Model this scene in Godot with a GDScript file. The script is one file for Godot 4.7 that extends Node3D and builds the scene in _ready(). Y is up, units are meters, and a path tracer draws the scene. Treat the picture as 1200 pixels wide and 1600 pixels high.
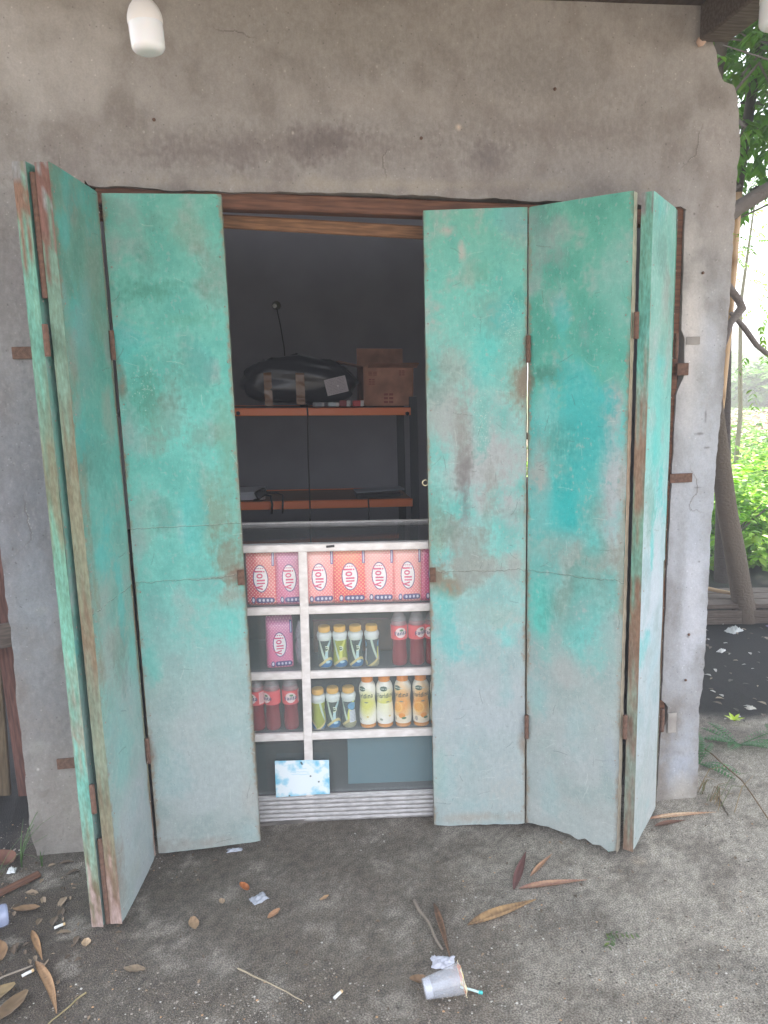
extends Node3D

var rng := RandomNumberGenerator.new()
var nz := FastNoiseLite.new()
var nz2 := FastNoiseLite.new()
var nz3 := FastNoiseLite.new()
var taken := {}
var M := {}

# ------------------------------------------------------------------ helpers
func c8(r: float, g: float, b: float) -> Color:
	return Color(r / 255.0, g / 255.0, b / 255.0)

func lin(r: float, g: float, b: float) -> Color:
	return c8(r, g, b).srgb_to_linear()

func mat(col: Color, rough := 0.85, metal := 0.0) -> StandardMaterial3D:
	var m := StandardMaterial3D.new()
	m.albedo_color = col
	m.roughness = rough
	m.metallic = metal
	return m

func vmat(rough := 0.85) -> StandardMaterial3D:
	var m := mat(Color.WHITE, rough)
	m.vertex_color_use_as_albedo = true
	return m

func noise_tex(freq: float, lo: Color, hi: Color, sd: int, size := 512, oct := 4, normal := false) -> NoiseTexture2D:
	var t := NoiseTexture2D.new()
	var n := FastNoiseLite.new()
	n.seed = sd
	n.frequency = freq
	n.fractal_octaves = oct
	n.noise_type = FastNoiseLite.TYPE_SIMPLEX
	t.noise = n
	t.width = size
	t.height = size
	t.seamless = true
	if normal:
		t.as_normal_map = true
	else:
		var g := Gradient.new()
		g.set_color(0, lo)
		g.set_color(1, hi)
		t.color_ramp = g
	return t

func relief(m: StandardMaterial3D, tex: Texture2D, scale_cm: float, tri: float) -> void:
	m.heightmap_enabled = true
	m.heightmap_texture = tex
	m.heightmap_scale = scale_cm
	m.uv1_triplanar = true
	m.uv1_scale = Vector3.ONE * tri

func numbered(n: String) -> String:
	if not taken.has(n):
		taken[n] = 0
		return n
	taken[n] += 1
	return "%s_%03d" % [n, taken[n]]

func tag(o: Node3D, label: String, category: String, group := "", kind := "") -> Node3D:
	if label:
		o.set_meta("label", label)
	if category:
		o.set_meta("category", category)
	if group:
		o.set_meta("group", group)
	if kind:
		o.set_meta("kind", kind)
	return o

func thing(n: String, label: String, category: String, at := Vector3.ZERO, group := "") -> Node3D:
	var o := Node3D.new()
	o.name = numbered(n)
	o.position = at
	add_child(o, true)
	tag(o, label, category, group)
	return o

func part(parent: Node3D, n: String, mesh: Mesh, m: Material, xf := Transform3D()) -> MeshInstance3D:
	var o := MeshInstance3D.new()
	o.name = n
	o.mesh = mesh
	o.material_override = m
	o.transform = xf
	if parent == self:
		o.name = numbered(n)
	else:
		var k := 0
		while parent.has_node(NodePath(String(o.name))):
			k += 1
			o.name = "%s_%03d" % [n, k]
	parent.add_child(o, true)
	return o

func st_new() -> SurfaceTool:
	var s := SurfaceTool.new()
	s.begin(Mesh.PRIMITIVE_TRIANGLES)
	return s

# one face of points in order seen counter-clockwise from outside
func face(s: SurfaceTool, p: Array, uv := [], cols := []) -> void:
	var n: Vector3 = (p[1] - p[0]).cross(p[2] - p[0]).normalized()
	for i in range(1, p.size() - 1):
		for k in [0, i + 1, i]:
			s.set_normal(n)
			if uv.size():
				s.set_uv(uv[k])
			if cols.size():
				s.set_color(cols[k])
			s.add_vertex(p[k])

# bevelled box centred at the transform's origin
func add_box(s: SurfaceTool, xf: Transform3D, size: Vector3, b := 0.0, col := Color.WHITE) -> void:
	var h := size / 2.0
	b = minf(b, minf(h.x, minf(h.y, h.z)) * 0.9)
	var axes := [Vector3.RIGHT, Vector3.UP, Vector3.BACK]
	for a in 3:
		for sg in [-1.0, 1.0]:
			var nrm: Vector3 = axes[a] * sg
			var u: Vector3 = axes[(a + 1) % 3]
			var v: Vector3 = axes[(a + 2) % 3] * sg
			var hu := absf(u.dot(h)) - b
			var hv := absf(v.dot(h)) - b
			var c: Vector3 = nrm * absf(nrm.dot(h))
			var q := [c - u * hu - v * hv, c + u * hu - v * hv, c + u * hu + v * hv, c - u * hu + v * hv]
			_quad(s, xf, q, col)
	if b > 0.0:
		for a in 3:
			var u: Vector3 = axes[a]
			var v: Vector3 = axes[(a + 1) % 3]
			var w: Vector3 = axes[(a + 2) % 3]
			var lw := absf(w.dot(h)) - b
			var hu := absf(u.dot(h))
			var hv := absf(v.dot(h))
			for su in [-1.0, 1.0]:
				for sv in [-1.0, 1.0]:
					var p1: Vector3 = u * su * hu + v * sv * (hv - b)
					var p2: Vector3 = u * su * (hu - b) + v * sv * hv
					var q := [p1 - w * lw, p2 - w * lw, p2 + w * lw, p1 + w * lw]
					if su * sv < 0.0:
						q.reverse()
					q.reverse()
					_quad(s, xf, q, col, u * su + v * sv)
		for sx in [-1.0, 1.0]:
			for sy in [-1.0, 1.0]:
				for sz in [-1.0, 1.0]:
					var o := Vector3(sx, sy, sz)
					var q := [Vector3(h.x, h.y - b, h.z - b) * o, Vector3(h.x - b, h.y, h.z - b) * o, Vector3(h.x - b, h.y - b, h.z) * o]
					_quad(s, xf, q, col, o)

func _quad(s: SurfaceTool, xf: Transform3D, q: Array, col: Color, out := Vector3.ZERO) -> void:
	var p := []
	for v in q:
		p.append(xf * v)
	var n: Vector3 = (p[1] - p[0]).cross(p[2] - p[0])
	var c := Vector3.ZERO
	for v in p:
		c += v
	var dir: Vector3 = (xf.basis * out) if out != Vector3.ZERO else (c / p.size() - xf.origin)
	if n.dot(dir) < 0.0:
		p.reverse()
	var cc := []
	for v in p:
		cc.append(col)
	face(s, p, [], cc)

func box_mesh(size: Vector3, b := 0.0) -> ArrayMesh:
	var s := st_new()
	add_box(s, Transform3D(), size, b)
	return s.commit()

func xf(p: Vector3, e := Vector3.ZERO) -> Transform3D:
	return Transform3D(Basis.from_euler(e), p)

# rows of points (each row the same length) as a smooth sheet; outside is where row direction x column direction points
func sheet(rows: Array, cols := [], uvs := [], closed := false, flip := false) -> ArrayMesh:
	var nr := rows.size()
	var nc: int = rows[0].size()
	var vs := PackedVector3Array()
	var cs := PackedColorArray()
	var us := PackedVector2Array()
	for i in nr:
		for j in nc:
			vs.append(rows[i][j])
			if cols.size():
				cs.append(cols[i][j])
			us.append(uvs[i][j] if uvs.size() else Vector2(float(j) / (nc - 1), float(i) / (nr - 1)))
	var ix := PackedInt32Array()
	var ns := PackedVector3Array()
	ns.resize(vs.size())
	for i in nr - 1:
		for j in nc - 1:
			var a := i * nc + j
			var b := a + 1
			var c := a + nc
			var d := c + 1
			var q := [a, c, b, b, c, d] if flip else [a, b, c, b, d, c]
			for k in q:
				ix.append(k)
			for t in 2:
				var n: Vector3 = (vs[q[t * 3 + 2]] - vs[q[t * 3]]).cross(vs[q[t * 3 + 1]] - vs[q[t * 3]])
				for k in 3:
					ns[q[t * 3 + k]] += n
	if closed:
		for i in nr:
			var sum := ns[i * nc] + ns[i * nc + nc - 1]
			ns[i * nc] = sum
			ns[i * nc + nc - 1] = sum
	for i in ns.size():
		ns[i] = ns[i].normalized() if ns[i].length() > 1e-12 else Vector3.UP
	var arr := []
	arr.resize(Mesh.ARRAY_MAX)
	arr[Mesh.ARRAY_VERTEX] = vs
	arr[Mesh.ARRAY_NORMAL] = ns
	arr[Mesh.ARRAY_TEX_UV] = us
	if cols.size():
		arr[Mesh.ARRAY_COLOR] = cs
	arr[Mesh.ARRAY_INDEX] = ix
	var m := ArrayMesh.new()
	m.add_surface_from_arrays(Mesh.PRIMITIVE_TRIANGLES, arr)
	return m

# profile: [radius, y] from bottom to top
func lathe(prof: Array, seg := 24, vcols := []) -> ArrayMesh:
	var rows := []
	var uvs := []
	var cols := []
	for i in prof.size():
		var row := []
		var ur := []
		var cr := []
		for j in seg + 1:
			var a := TAU * j / seg
			row.append(Vector3(sin(a) * prof[i][0], prof[i][1], cos(a) * prof[i][0]))
			ur.append(Vector2(float(j) / seg, (prof[-1][1] - prof[i][1]) / (prof[-1][1] - prof[0][1] + 1e-6)))
			if vcols.size():
				cr.append(vcols[i])
		rows.append(row)
		uvs.append(ur)
		if vcols.size():
			cols.append(cr)
	return sheet(rows, cols, uvs, true, true)

func smooth_prof(pts: Array, n := 4) -> Array:
	var out := []
	for i in pts.size() - 1:
		var p0: Array = pts[maxi(i - 1, 0)]
		var p1: Array = pts[i]
		var p2: Array = pts[i + 1]
		var p3: Array = pts[mini(i + 2, pts.size() - 1)]
		for k in n:
			var t := float(k) / n
			out.append([maxf(0.0, cubic_interpolate(p1[0], p2[0], p0[0], p3[0], t)), cubic_interpolate(p1[1], p2[1], p0[1], p3[1], t)])
	out.append(pts[-1])
	return out

func tube_mesh(pts: Array, radii: Array, seg := 8, cols := [], lump := 0.0) -> ArrayMesh:
	var rows := []
	var cr := []
	var up := Vector3(0.13, 0.31, 0.94)
	var n := pts.size()
	for i in range(-1, n + 1):
		var k := clampi(i, 0, n - 1)
		var d: Vector3 = (pts[mini(k + 1, n - 1)] - pts[maxi(k - 1, 0)]).normalized()
		var x := d.cross(up).normalized()
		var y := d.cross(x).normalized()
		var r: float = radii[k % radii.size()] if radii.size() == 1 else radii[k]
		if i < 0 or i >= n:
			r *= 0.02
		var row := []
		var c2 := []
		for j in seg + 1:
			var a := TAU * (j % seg) / seg
			var rr := r
			if lump > 0.0:
				rr *= 1.0 + lump * nz.get_noise_3d(pts[k].x * 900 + cos(a) * 60, pts[k].y * 300, sin(a) * 60)
			row.append(pts[k] + (x * cos(a) + y * sin(a)) * rr)
			if cols.size():
				c2.append(cols[k])
		rows.append(row)
		cr.append(c2)
	return sheet(rows, cr if cols.size() else [], [], true, true)

func mm(parent: Node3D, n: String, mesh: Mesh, m: Material, xfs: Array, cols: Array) -> MultiMeshInstance3D:
	var mu := MultiMesh.new()
	mu.transform_format = MultiMesh.TRANSFORM_3D
	mu.use_colors = true
	mu.mesh = mesh
	mu.instance_count = xfs.size()
	for i in xfs.size():
		mu.set_instance_transform(i, xfs[i])
		mu.set_instance_color(i, cols[i])
	var o := MultiMeshInstance3D.new()
	o.name = numbered(n) if parent == self else n
	o.multimesh = mu
	o.material_override = m
	parent.add_child(o, true)
	return o

func sm(a: float, b: float, x: float) -> float:
	return smoothstep(a, b, x)

# ------------------------------------------------------------------ pictures for print and paint
var fonts := {}
func font(nm: String, bold := false) -> SystemFont:
	var k := nm + str(bold)
	if not fonts.has(k):
		var f := SystemFont.new()
		f.font_names = PackedStringArray([nm])
		f.font_weight = 700 if bold else 400
		fonts[k] = f
	return fonts[k]

# draws letters by filling the triangles of a TextMesh; angle turns them on the picture
func draw_text(im: Image, text: String, at: Vector2, height: float, col: Color, angle := 0.0, squeeze := 1.0, bold := true) -> void:
	var t := TextMesh.new()
	t.font = font("Droid Sans", bold)
	t.font_size = 64
	t.pixel_size = 1.0 / 46.0
	t.depth = 0.0
	t.curve_step = 4.0
	t.text = text
	var arr := t.get_mesh_arrays()
	if arr.is_empty() or arr[Mesh.ARRAY_VERTEX] == null:
		return
	var v: PackedVector3Array = arr[Mesh.ARRAY_VERTEX]
	var ix := PackedInt32Array()
	if arr[Mesh.ARRAY_INDEX] != null:
		ix = arr[Mesh.ARRAY_INDEX]
	else:
		ix = PackedInt32Array(range(v.size()))
	var pts := PackedVector2Array()
	for p in v:
		pts.append(at + (Vector2(p.x * squeeze, -p.y) * height).rotated(angle))
	for i in range(0, ix.size(), 3):
		fill_tri(im, pts[ix[i]], pts[ix[i + 1]], pts[ix[i + 2]], col)

func fill_tri(im: Image, a: Vector2, b: Vector2, c: Vector2, col: Color) -> void:
	var x0 := maxi(int(floor(minf(a.x, minf(b.x, c.x)))), 0)
	var x1 := mini(int(ceil(maxf(a.x, maxf(b.x, c.x)))), im.get_width() - 1)
	var y0 := maxi(int(floor(minf(a.y, minf(b.y, c.y)))), 0)
	var y1 := mini(int(ceil(maxf(a.y, maxf(b.y, c.y)))), im.get_height() - 1)
	var ar := (b - a).cross(c - a)
	if absf(ar) < 1e-6:
		return
	for y in range(y0, y1 + 1):
		for x in range(x0, x1 + 1):
			var p := Vector2(x + 0.5, y + 0.5)
			var w0 := (b - a).cross(p - a) / ar
			var w1 := (c - b).cross(p - b) / ar
			var w2 := (a - c).cross(p - c) / ar
			if w0 >= -0.001 and w1 >= -0.001 and w2 >= -0.001:
				im.set_pixel(x, y, col)

func ell(im: Image, c: Vector2, r: Vector2, col: Color, angle := 0.0) -> void:
	var m := maxf(r.x, r.y)
	for y in range(maxi(0, int(c.y - m)), mini(im.get_height(), int(c.y + m) + 1)):
		for x in range(maxi(0, int(c.x - m)), mini(im.get_width(), int(c.x + m) + 1)):
			var d := Vector2(x + 0.5 - c.x, y + 0.5 - c.y).rotated(-angle)
			var e := Vector2(d.x / r.x, d.y / r.y).length()
			if e < 1.0:
				im.set_pixel(x, y, im.get_pixel(x, y).lerp(col, col.a * clampf((1.0 - e) * m, 0.0, 1.0)))

func tex_of(im: Image) -> ImageTexture:
	return ImageTexture.create_from_image(im)

# worn paint: w x h metres; bands = [[v, colour]...], blobs = [u, v, ru, rv, colour, strength, raggedness]
func paint(pw: int, ph: int, w: float, h: float, sd: int, bands: Array, blobs: Array, wear: float, grey: Color, edge := 0.0, soft := 0.85, tint := Color(0.86, 0.93, 0.93)) -> Image:
	var a := FastNoiseLite.new()
	a.seed = sd
	a.frequency = 1.0
	a.fractal_octaves = 5
	a.noise_type = FastNoiseLite.TYPE_SIMPLEX
	var b := FastNoiseLite.new()
	b.seed = sd + 7
	b.frequency = 1.0
	b.fractal_octaves = 3
	b.noise_type = FastNoiseLite.TYPE_SIMPLEX
	var r := RandomNumberGenerator.new()
	r.seed = sd
	if edge > 0.0:
		# handling grime, chalked patches and leftover strong paint, all over
		blobs = blobs.duplicate()
		for i in 26:
			var t := r.randf()
			var v := r.randf()
			var q := [c8(156, 166, 160), 0.4] if t < 0.38 else ([c8(92, 140, 126), 0.4] if t < 0.6 else ([c8(128, 130, 116), 0.34] if t < 0.76 else [c8(84, 188, 180), 0.55]))
			blobs.append([r.randf(), v, r.randf_range(0.08, 0.3), r.randf_range(0.015, 0.06), q[0].lerp(c8(166, 176, 176), sm(0.6, 0.8, v) * 0.7), q[1], 1.1])
	var data := PackedByteArray()
	data.resize(pw * ph * 3)
	var o := 0
	for y in ph:
		var v := (y + 0.5) / ph
		var bi := 0
		while bi < bands.size() - 2 and v > bands[bi + 1][0]:
			bi += 1
		var b0: Array = bands[bi]
		var b1: Array = bands[mini(bi + 1, bands.size() - 1)]
		var live := []
		for q in blobs:
			if absf(v - q[1]) < q[3] * 2.0:
				live.append(q)
		for x in pw:
			var u := (x + 0.5) / pw
			var mx := u * w
			var my := v * h
			var n1 := a.get_noise_2d(mx * 5.0, my * 4.0)
			var n2 := b.get_noise_2d(mx * 34.0, my * 30.0)
			var n3 := b.get_noise_2d(mx * 110.0 + 50.0, my * 16.0)
			var t := clampf(inverse_lerp(b0[0], b1[0], v + n1 * 0.05) if b1[0] > b0[0] else 0.0, 0.0, 1.0)
			var c: Color = b0[1].lerp(b1[1], t)
			c = c.lerp(Color(c.r * tint.r, c.g * tint.g, c.b * tint.b), clampf(n1 * 1.6, 0.0, 1.0))
			c = c.lerp(grey, clampf((-n1 * 1.5 - 0.1 + n2 * 0.6) * wear * 1.4, 0.0, 0.75))
			for q in live:
				var du: float = (u - q[0]) / q[2]
				if du > 2.0 or du < -2.0:
					continue
				var dv: float = (v - q[1]) / q[3]
				var d: float = sqrt(du * du + dv * dv) + (n1 * 0.8 + n2 * 0.3 + n3 * 0.12) * q[6]
				var k: float = clampf((1.12 - d) / soft, 0.0, 1.0) * q[5]
				if k > 0.0:
					c = c.lerp(q[4], k)
			var chip := n2 + n3 * 0.3 + n1 * 0.5
			if chip > 0.74:
				c = c.lerp(grey, clampf((chip - 0.74) * 6.0, 0.0, 0.7) * minf(1.0, wear * 1.6))
			if edge > 0.0:
				var l := (c.r + c.g + c.b) / 3.0
				c = Color(c.r * 0.97, c.g * 0.985, c.b)
				c = c.lerp(c8(166, 170, 166), 0.42 * sm(0.58, 0.76, v + n1 * 0.12))
			var g := 1.0 + (r.randf() - 0.5) * 0.07 + n3 * 0.02 + n2 * 0.03
			if r.randf() < 0.0012:
				g *= 0.72
			elif r.randf() < 0.0012:
				g *= 1.25
			if edge > 0.0:
				var eu := minf(u, 1.0 - u) * w
				var k := clampf((edge - eu) / edge + n2 * 0.6, 0.0, 1.0) * clampf(0.45 + n1 * 1.4, 0.0, 0.8)
				c = c.lerp(c8(140, 122, 104), k)
			data[o] = clampi(int(c.r * g * 255.0), 0, 255)
			data[o + 1] = clampi(int(c.g * g * 255.0), 0, 255)
			data[o + 2] = clampi(int(c.b * g * 255.0), 0, 255)
			o += 3
	return Image.create_from_data(pw, ph, false, Image.FORMAT_RGB8, data)

# ------------------------------------------------------------------ scene
func _ready() -> void:
	var cam := Camera3D.new()
	cam.name = "camera"
	cam.fov = 67.38
	cam.near = 0.05
	cam.far = 800.0
	cam.transform = Transform3D(Basis(Vector3.UP, deg_to_rad(-8.0)) * Basis(Vector3.RIGHT, deg_to_rad(-9.9687)) * Basis(Vector3.BACK, deg_to_rad(-1.6162)), Vector3(0, 1.5854, 2.5))
	add_child(cam)
	cam.current = true

	var we := WorldEnvironment.new()
	we.name = "world"
	var env := Environment.new()
	env.background_mode = Environment.BG_SKY
	var sky := Sky.new()
	var sm_ := ProceduralSkyMaterial.new()
	sm_.sky_top_color = c8(204, 214, 232)
	sm_.sky_horizon_color = c8(238, 242, 248)
	sm_.sky_curve = 0.25
	sm_.sky_energy_multiplier = 1.15
	sm_.ground_bottom_color = c8(120, 114, 104)
	sm_.ground_horizon_color = c8(200, 200, 192)
	sky.sky_material = sm_
	env.sky = sky
	env.tonemap_mode = Environment.TONE_MAPPER_LINEAR
	env.tonemap_exposure = 3.5
	env.fog_enabled = true
	env.fog_density = 0.017
	env.fog_light_color = Color(0.96, 0.95, 0.95)
	env.sdfgi_enabled = true
	env.ssao_enabled = true
	env.ssil_enabled = true
	we.environment = env
	add_child(we)

	var sun := DirectionalLight3D.new()
	sun.name = "sun"
	sun.light_energy = 1.6
	sun.light_color = Color(1.0, 0.96, 0.89)
	sun.light_angular_distance = 0.5
	sun.shadow_enabled = true
	add_child(sun)
	sun.look_at_from_position(Vector3(0.36, 0.9, -0.2) * 20.0, Vector3.ZERO, Vector3.UP)

	rng.seed = 20251115
	for n in [nz, nz2, nz3]:
		n.noise_type = FastNoiseLite.TYPE_SIMPLEX
		n.frequency = 0.01
	nz.seed = 3
	nz2.seed = 11
	nz3.seed = 29
	nz2.fractal_octaves = 5
	make_materials()
	ground()
	building()
	doors()
	vegetation()
	cabinet()
	goods()
	rack()
	left_side()
	bulbs()
	litter()

func make_materials() -> void:
	M.grain = noise_tex(0.02, Color(0.3, 0.3, 0.3), Color(1, 1, 1), 5, 512, 5)
	M.fine = noise_tex(0.09, Color(0, 0, 0), Color(1, 1, 1), 8, 512, 4)
	M.tone = noise_tex(0.012, Color(0.72, 0.72, 0.72), Color(1, 1, 1), 15, 512, 5)
	M.wood_tex = noise_tex(0.015, Color(0.62, 0.6, 0.58), Color(1, 1, 1), 21, 512, 5)
	var rust := mat(c8(128, 96, 80), 0.9)
	rust.albedo_texture = M.tone
	relief(rust, M.fine, 0.1, 9.0)
	M.rust = rust
	var wood := mat(c8(128, 86, 64), 0.8)
	wood.albedo_texture = M.wood_tex
	wood.uv1_triplanar = true
	wood.uv1_scale = Vector3(0.7, 9.0, 9.0)
	M.wood = wood
	var wood2 := mat(c8(150, 108, 74), 0.8)
	wood2.albedo_texture = M.wood_tex
	wood2.uv1_triplanar = true
	wood2.uv1_scale = Vector3(0.9, 12.0, 12.0)
	M.wood_light = wood2
	var wg := mat(c8(112, 100, 90), 0.9)
	wg.albedo_texture = M.wood_tex
	wg.uv1_triplanar = true
	wg.uv1_scale = Vector3(1.2, 8.0, 8.0)
	M.wood_grey = wg
	var alu := mat(c8(244, 238, 234), 0.4, 0.1)
	alu.albedo_texture = noise_tex(0.012, Color(0.88, 0.87, 0.86), Color(1, 1, 1), 16, 512, 5)
	alu.uv1_triplanar = true
	alu.uv1_scale = Vector3(2.0, 5.0, 2.0)
	M.alu = alu
	var glass := mat(Color(0.9, 0.96, 0.95, 0.06), 0.03)
	glass.transparency = BaseMaterial3D.TRANSPARENCY_ALPHA
	M.glass = glass
	var plas := mat(Color(0.86, 0.88, 0.92, 0.3), 0.12)
	plas.transparency = BaseMaterial3D.TRANSPARENCY_ALPHA
	M.plastic = plas
	M.v = vmat(0.85)
	M.v_gloss = vmat(0.35)
	var ed := vmat(0.8)
	ed.albedo_texture = noise_tex(0.02, Color(0.8, 0.78, 0.75), Color(1, 1, 1), 61, 512, 6)
	relief(ed, M.grain, 0.15, 6.0)
	ed.uv1_scale = Vector3(9.0, 2.5, 9.0)
	M.edge = ed
	var leafm := vmat(0.4)
	leafm.backlight_enabled = true
	leafm.backlight = Color(0.75, 0.9, 0.45)
	leafm.cull_mode = BaseMaterial3D.CULL_DISABLED
	M.leaf = leafm
	var dry := vmat(0.85)
	dry.cull_mode = BaseMaterial3D.CULL_DISABLED
	M.dry = dry
	var inner := mat(c8(150, 148, 154), 0.9)
	inner.albedo_texture = noise_tex(0.008, Color(0.93, 0.93, 0.93), Color(1, 1, 1), 17, 512, 4)
	inner.uv1_triplanar = true
	inner.uv1_scale = Vector3.ONE * 0.6
	M.inner = inner
	var bark := vmat(0.95)
	relief(bark, M.grain, 0.8, 4.0)
	M.bark = bark

# ------------------------------------------------------------------ ground
func gy(x: float, z: float) -> float:
	var y := -0.023 * clampf(x, -1.5, 1.5)
	y += nz.get_noise_2d(x * 90.0, z * 90.0) * 0.006
	# soil banked against the foot of the wall
	if z > -0.02 and z < 0.25 and (x < -0.55 or x > 1.3):
		y += 0.012 * (1.0 - z / 0.25)
	if z < -3.0:
		y += sm(-3.0, -14.0, z) * 0.35 + nz2.get_noise_2d(x * 12.0, z * 12.0) * 0.12 * sm(-3.0, -6.0, z)
	return y

func ground_col(x: float, z: float) -> Color:
	var n1 := nz2.get_noise_2d(x * 110.0, z * 110.0)
	var n2 := nz2.get_noise_2d(x * 420.0 + 300.0, z * 420.0)
	var n3 := nz3.get_noise_2d(x * 2600.0, z * 2600.0)
	var c := lin(142, 132, 119)
	c = c.lerp(lin(214, 205, 190), sm(0.2, 1.2, x + n1 * 0.6) * 0.95)
	c = c.lerp(lin(104, 96, 87), sm(0.1, 0.6, n1) * 0.45)
	c = c.lerp(lin(168, 158, 146), sm(0.05, 0.5, -n1 - 0.1) * 0.6)
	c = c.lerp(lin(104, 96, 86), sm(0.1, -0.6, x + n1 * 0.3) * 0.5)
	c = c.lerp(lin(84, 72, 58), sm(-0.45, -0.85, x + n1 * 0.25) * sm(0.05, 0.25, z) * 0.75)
	c = c.lerp(lin(112, 98, 84), sm(0.12, 0.4, n2) * 0.3)
	c = c.lerp(lin(196, 187, 174), sm(0.15, 0.5, -n2 - 0.05) * 0.5)
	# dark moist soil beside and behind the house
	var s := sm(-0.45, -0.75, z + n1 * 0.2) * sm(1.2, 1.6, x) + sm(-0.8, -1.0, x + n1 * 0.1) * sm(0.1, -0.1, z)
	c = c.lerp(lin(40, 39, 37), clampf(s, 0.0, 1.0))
	# sunlit growth and dry litter beyond
	var far := sm(-2.7, -3.6, z + n1 * 0.8)
	c = c.lerp(lin(92, 112, 56), far)
	var litter := sm(-7.0, -9.0, z + n1 * 2.0) * sm(-19.0, -15.0, z)
	c = c.lerp(lin(196, 178, 158), litter * sm(-0.25, 0.15, n2))
	c = c.lerp(lin(134, 158, 76), sm(-16.0, -22.0, z))
	var fr := sm(2.6, 3.6, z + n1 * 0.5)
	c = c.lerp(lin(176, 164, 146), fr)
	var g := 1.0 + n3 * 0.45
	return Color(c.r * g, c.g * g, c.b * g)

func axis(lo: float, hi: float, step: float, far: float) -> Array:
	var out := []
	var k := lo
	var st := step
	var head := []
	while k > -far:
		st *= 1.22
		k -= st
		head.append(k)
	head.reverse()
	out.append_array(head)
	k = lo
	while k < hi:
		out.append(k)
		k += step
	st = step
	while k < far:
		out.append(k)
		st *= 1.22
		k += st
	return out

func ground() -> void:
	var xs := axis(-1.4, 2.3, 0.0125, 350.0)
	var zs := axis(-0.7, 1.2, 0.0125, 350.0)
	var rows := []
	var cols := []
	for z in zs:
		var r := []
		var c := []
		for x in xs:
			var y := gy(x, z)
			if x > -1.5 and x < 2.4 and z > -0.9 and z < 1.4:
				y += nz3.get_noise_2d(x * 1500.0, z * 1500.0) * 0.0012
			r.append(Vector3(x, y, z))
			c.append(ground_col(x, z))
		rows.append(r)
		cols.append(c)
	var m := vmat(0.95)
	m.albedo_texture = noise_tex(0.055, Color(0.5, 0.49, 0.47), Color(1, 1, 1), 77, 1024, 4)
	relief(m, noise_tex(0.07, Color(0, 0, 0), Color(1, 1, 1), 78, 1024, 4), 0.35, 2.2)
	m.uv1_world_triplanar = true
	var g := part(self, "ground", sheet(rows, cols), m)
	tag(g, "dusty grey brown trodden ground with grit in front of the shop", "", "", "structure")
	# loose grit
	var s := st_new()
	var q := [Vector3(-1, 0, -0.6), Vector3(0.2, 0, -1), Vector3(1, 0, 0.1), Vector3(0.3, 0, 0.9), Vector3(-0.8, 0, 0.6)]
	for i in 5:
		face(s, [q[(i + 1) % 5], q[i], Vector3(0.1, 0.75, -0.05)])
	var stone := s.commit()
	var xfs := []
	var cs := []
	for i in 60000:
		var x := rng.randf_range(-1.25, 2.2)
		var z := rng.randf_range(-0.25, 1.15)
		var dens := nz2.get_noise_2d(x * 130.0, z * 130.0) + 0.55 * sm(0.45, 0.95, z) - 0.15
		if rng.randf() > 0.22 + dens:
			continue
		if z < 0.02 and x > -0.87 and x < 1.56:
			continue
		var r := 0.0009 + 0.0034 * pow(rng.randf(), 6.0)
		xfs.append(Transform3D(Basis(Vector3.UP, rng.randf() * TAU).scaled(Vector3(r, r * rng.randf_range(0.5, 1.0), r)), Vector3(x, gy(x, z) + 0.0002, z)))
		var k := rng.randf()
		var c := lin(186, 180, 170) if k < 0.14 else (lin(150, 140, 128) if k < 0.65 else (lin(84, 76, 68) if k < 0.9 else lin(176, 140, 104)))
		cs.append(c * rng.randf_range(0.8, 1.1))
	var gr := mm(self, "grit", stone, M.v, xfs, cs)
	tag(gr, "fine pale grit scattered over the trodden ground", "grit", "", "stuff")

# ------------------------------------------------------------------ building
var house: Node3D

func interp(tab: Array, y: float) -> float:
	if y <= tab[0][0]:
		return tab[0][1]
	for i in tab.size() - 1:
		if y <= tab[i + 1][0]:
			return lerpf(tab[i][1], tab[i + 1][1], (y - tab[i][0]) / (tab[i + 1][0] - tab[i][0]))
	return tab[-1][1]

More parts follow.
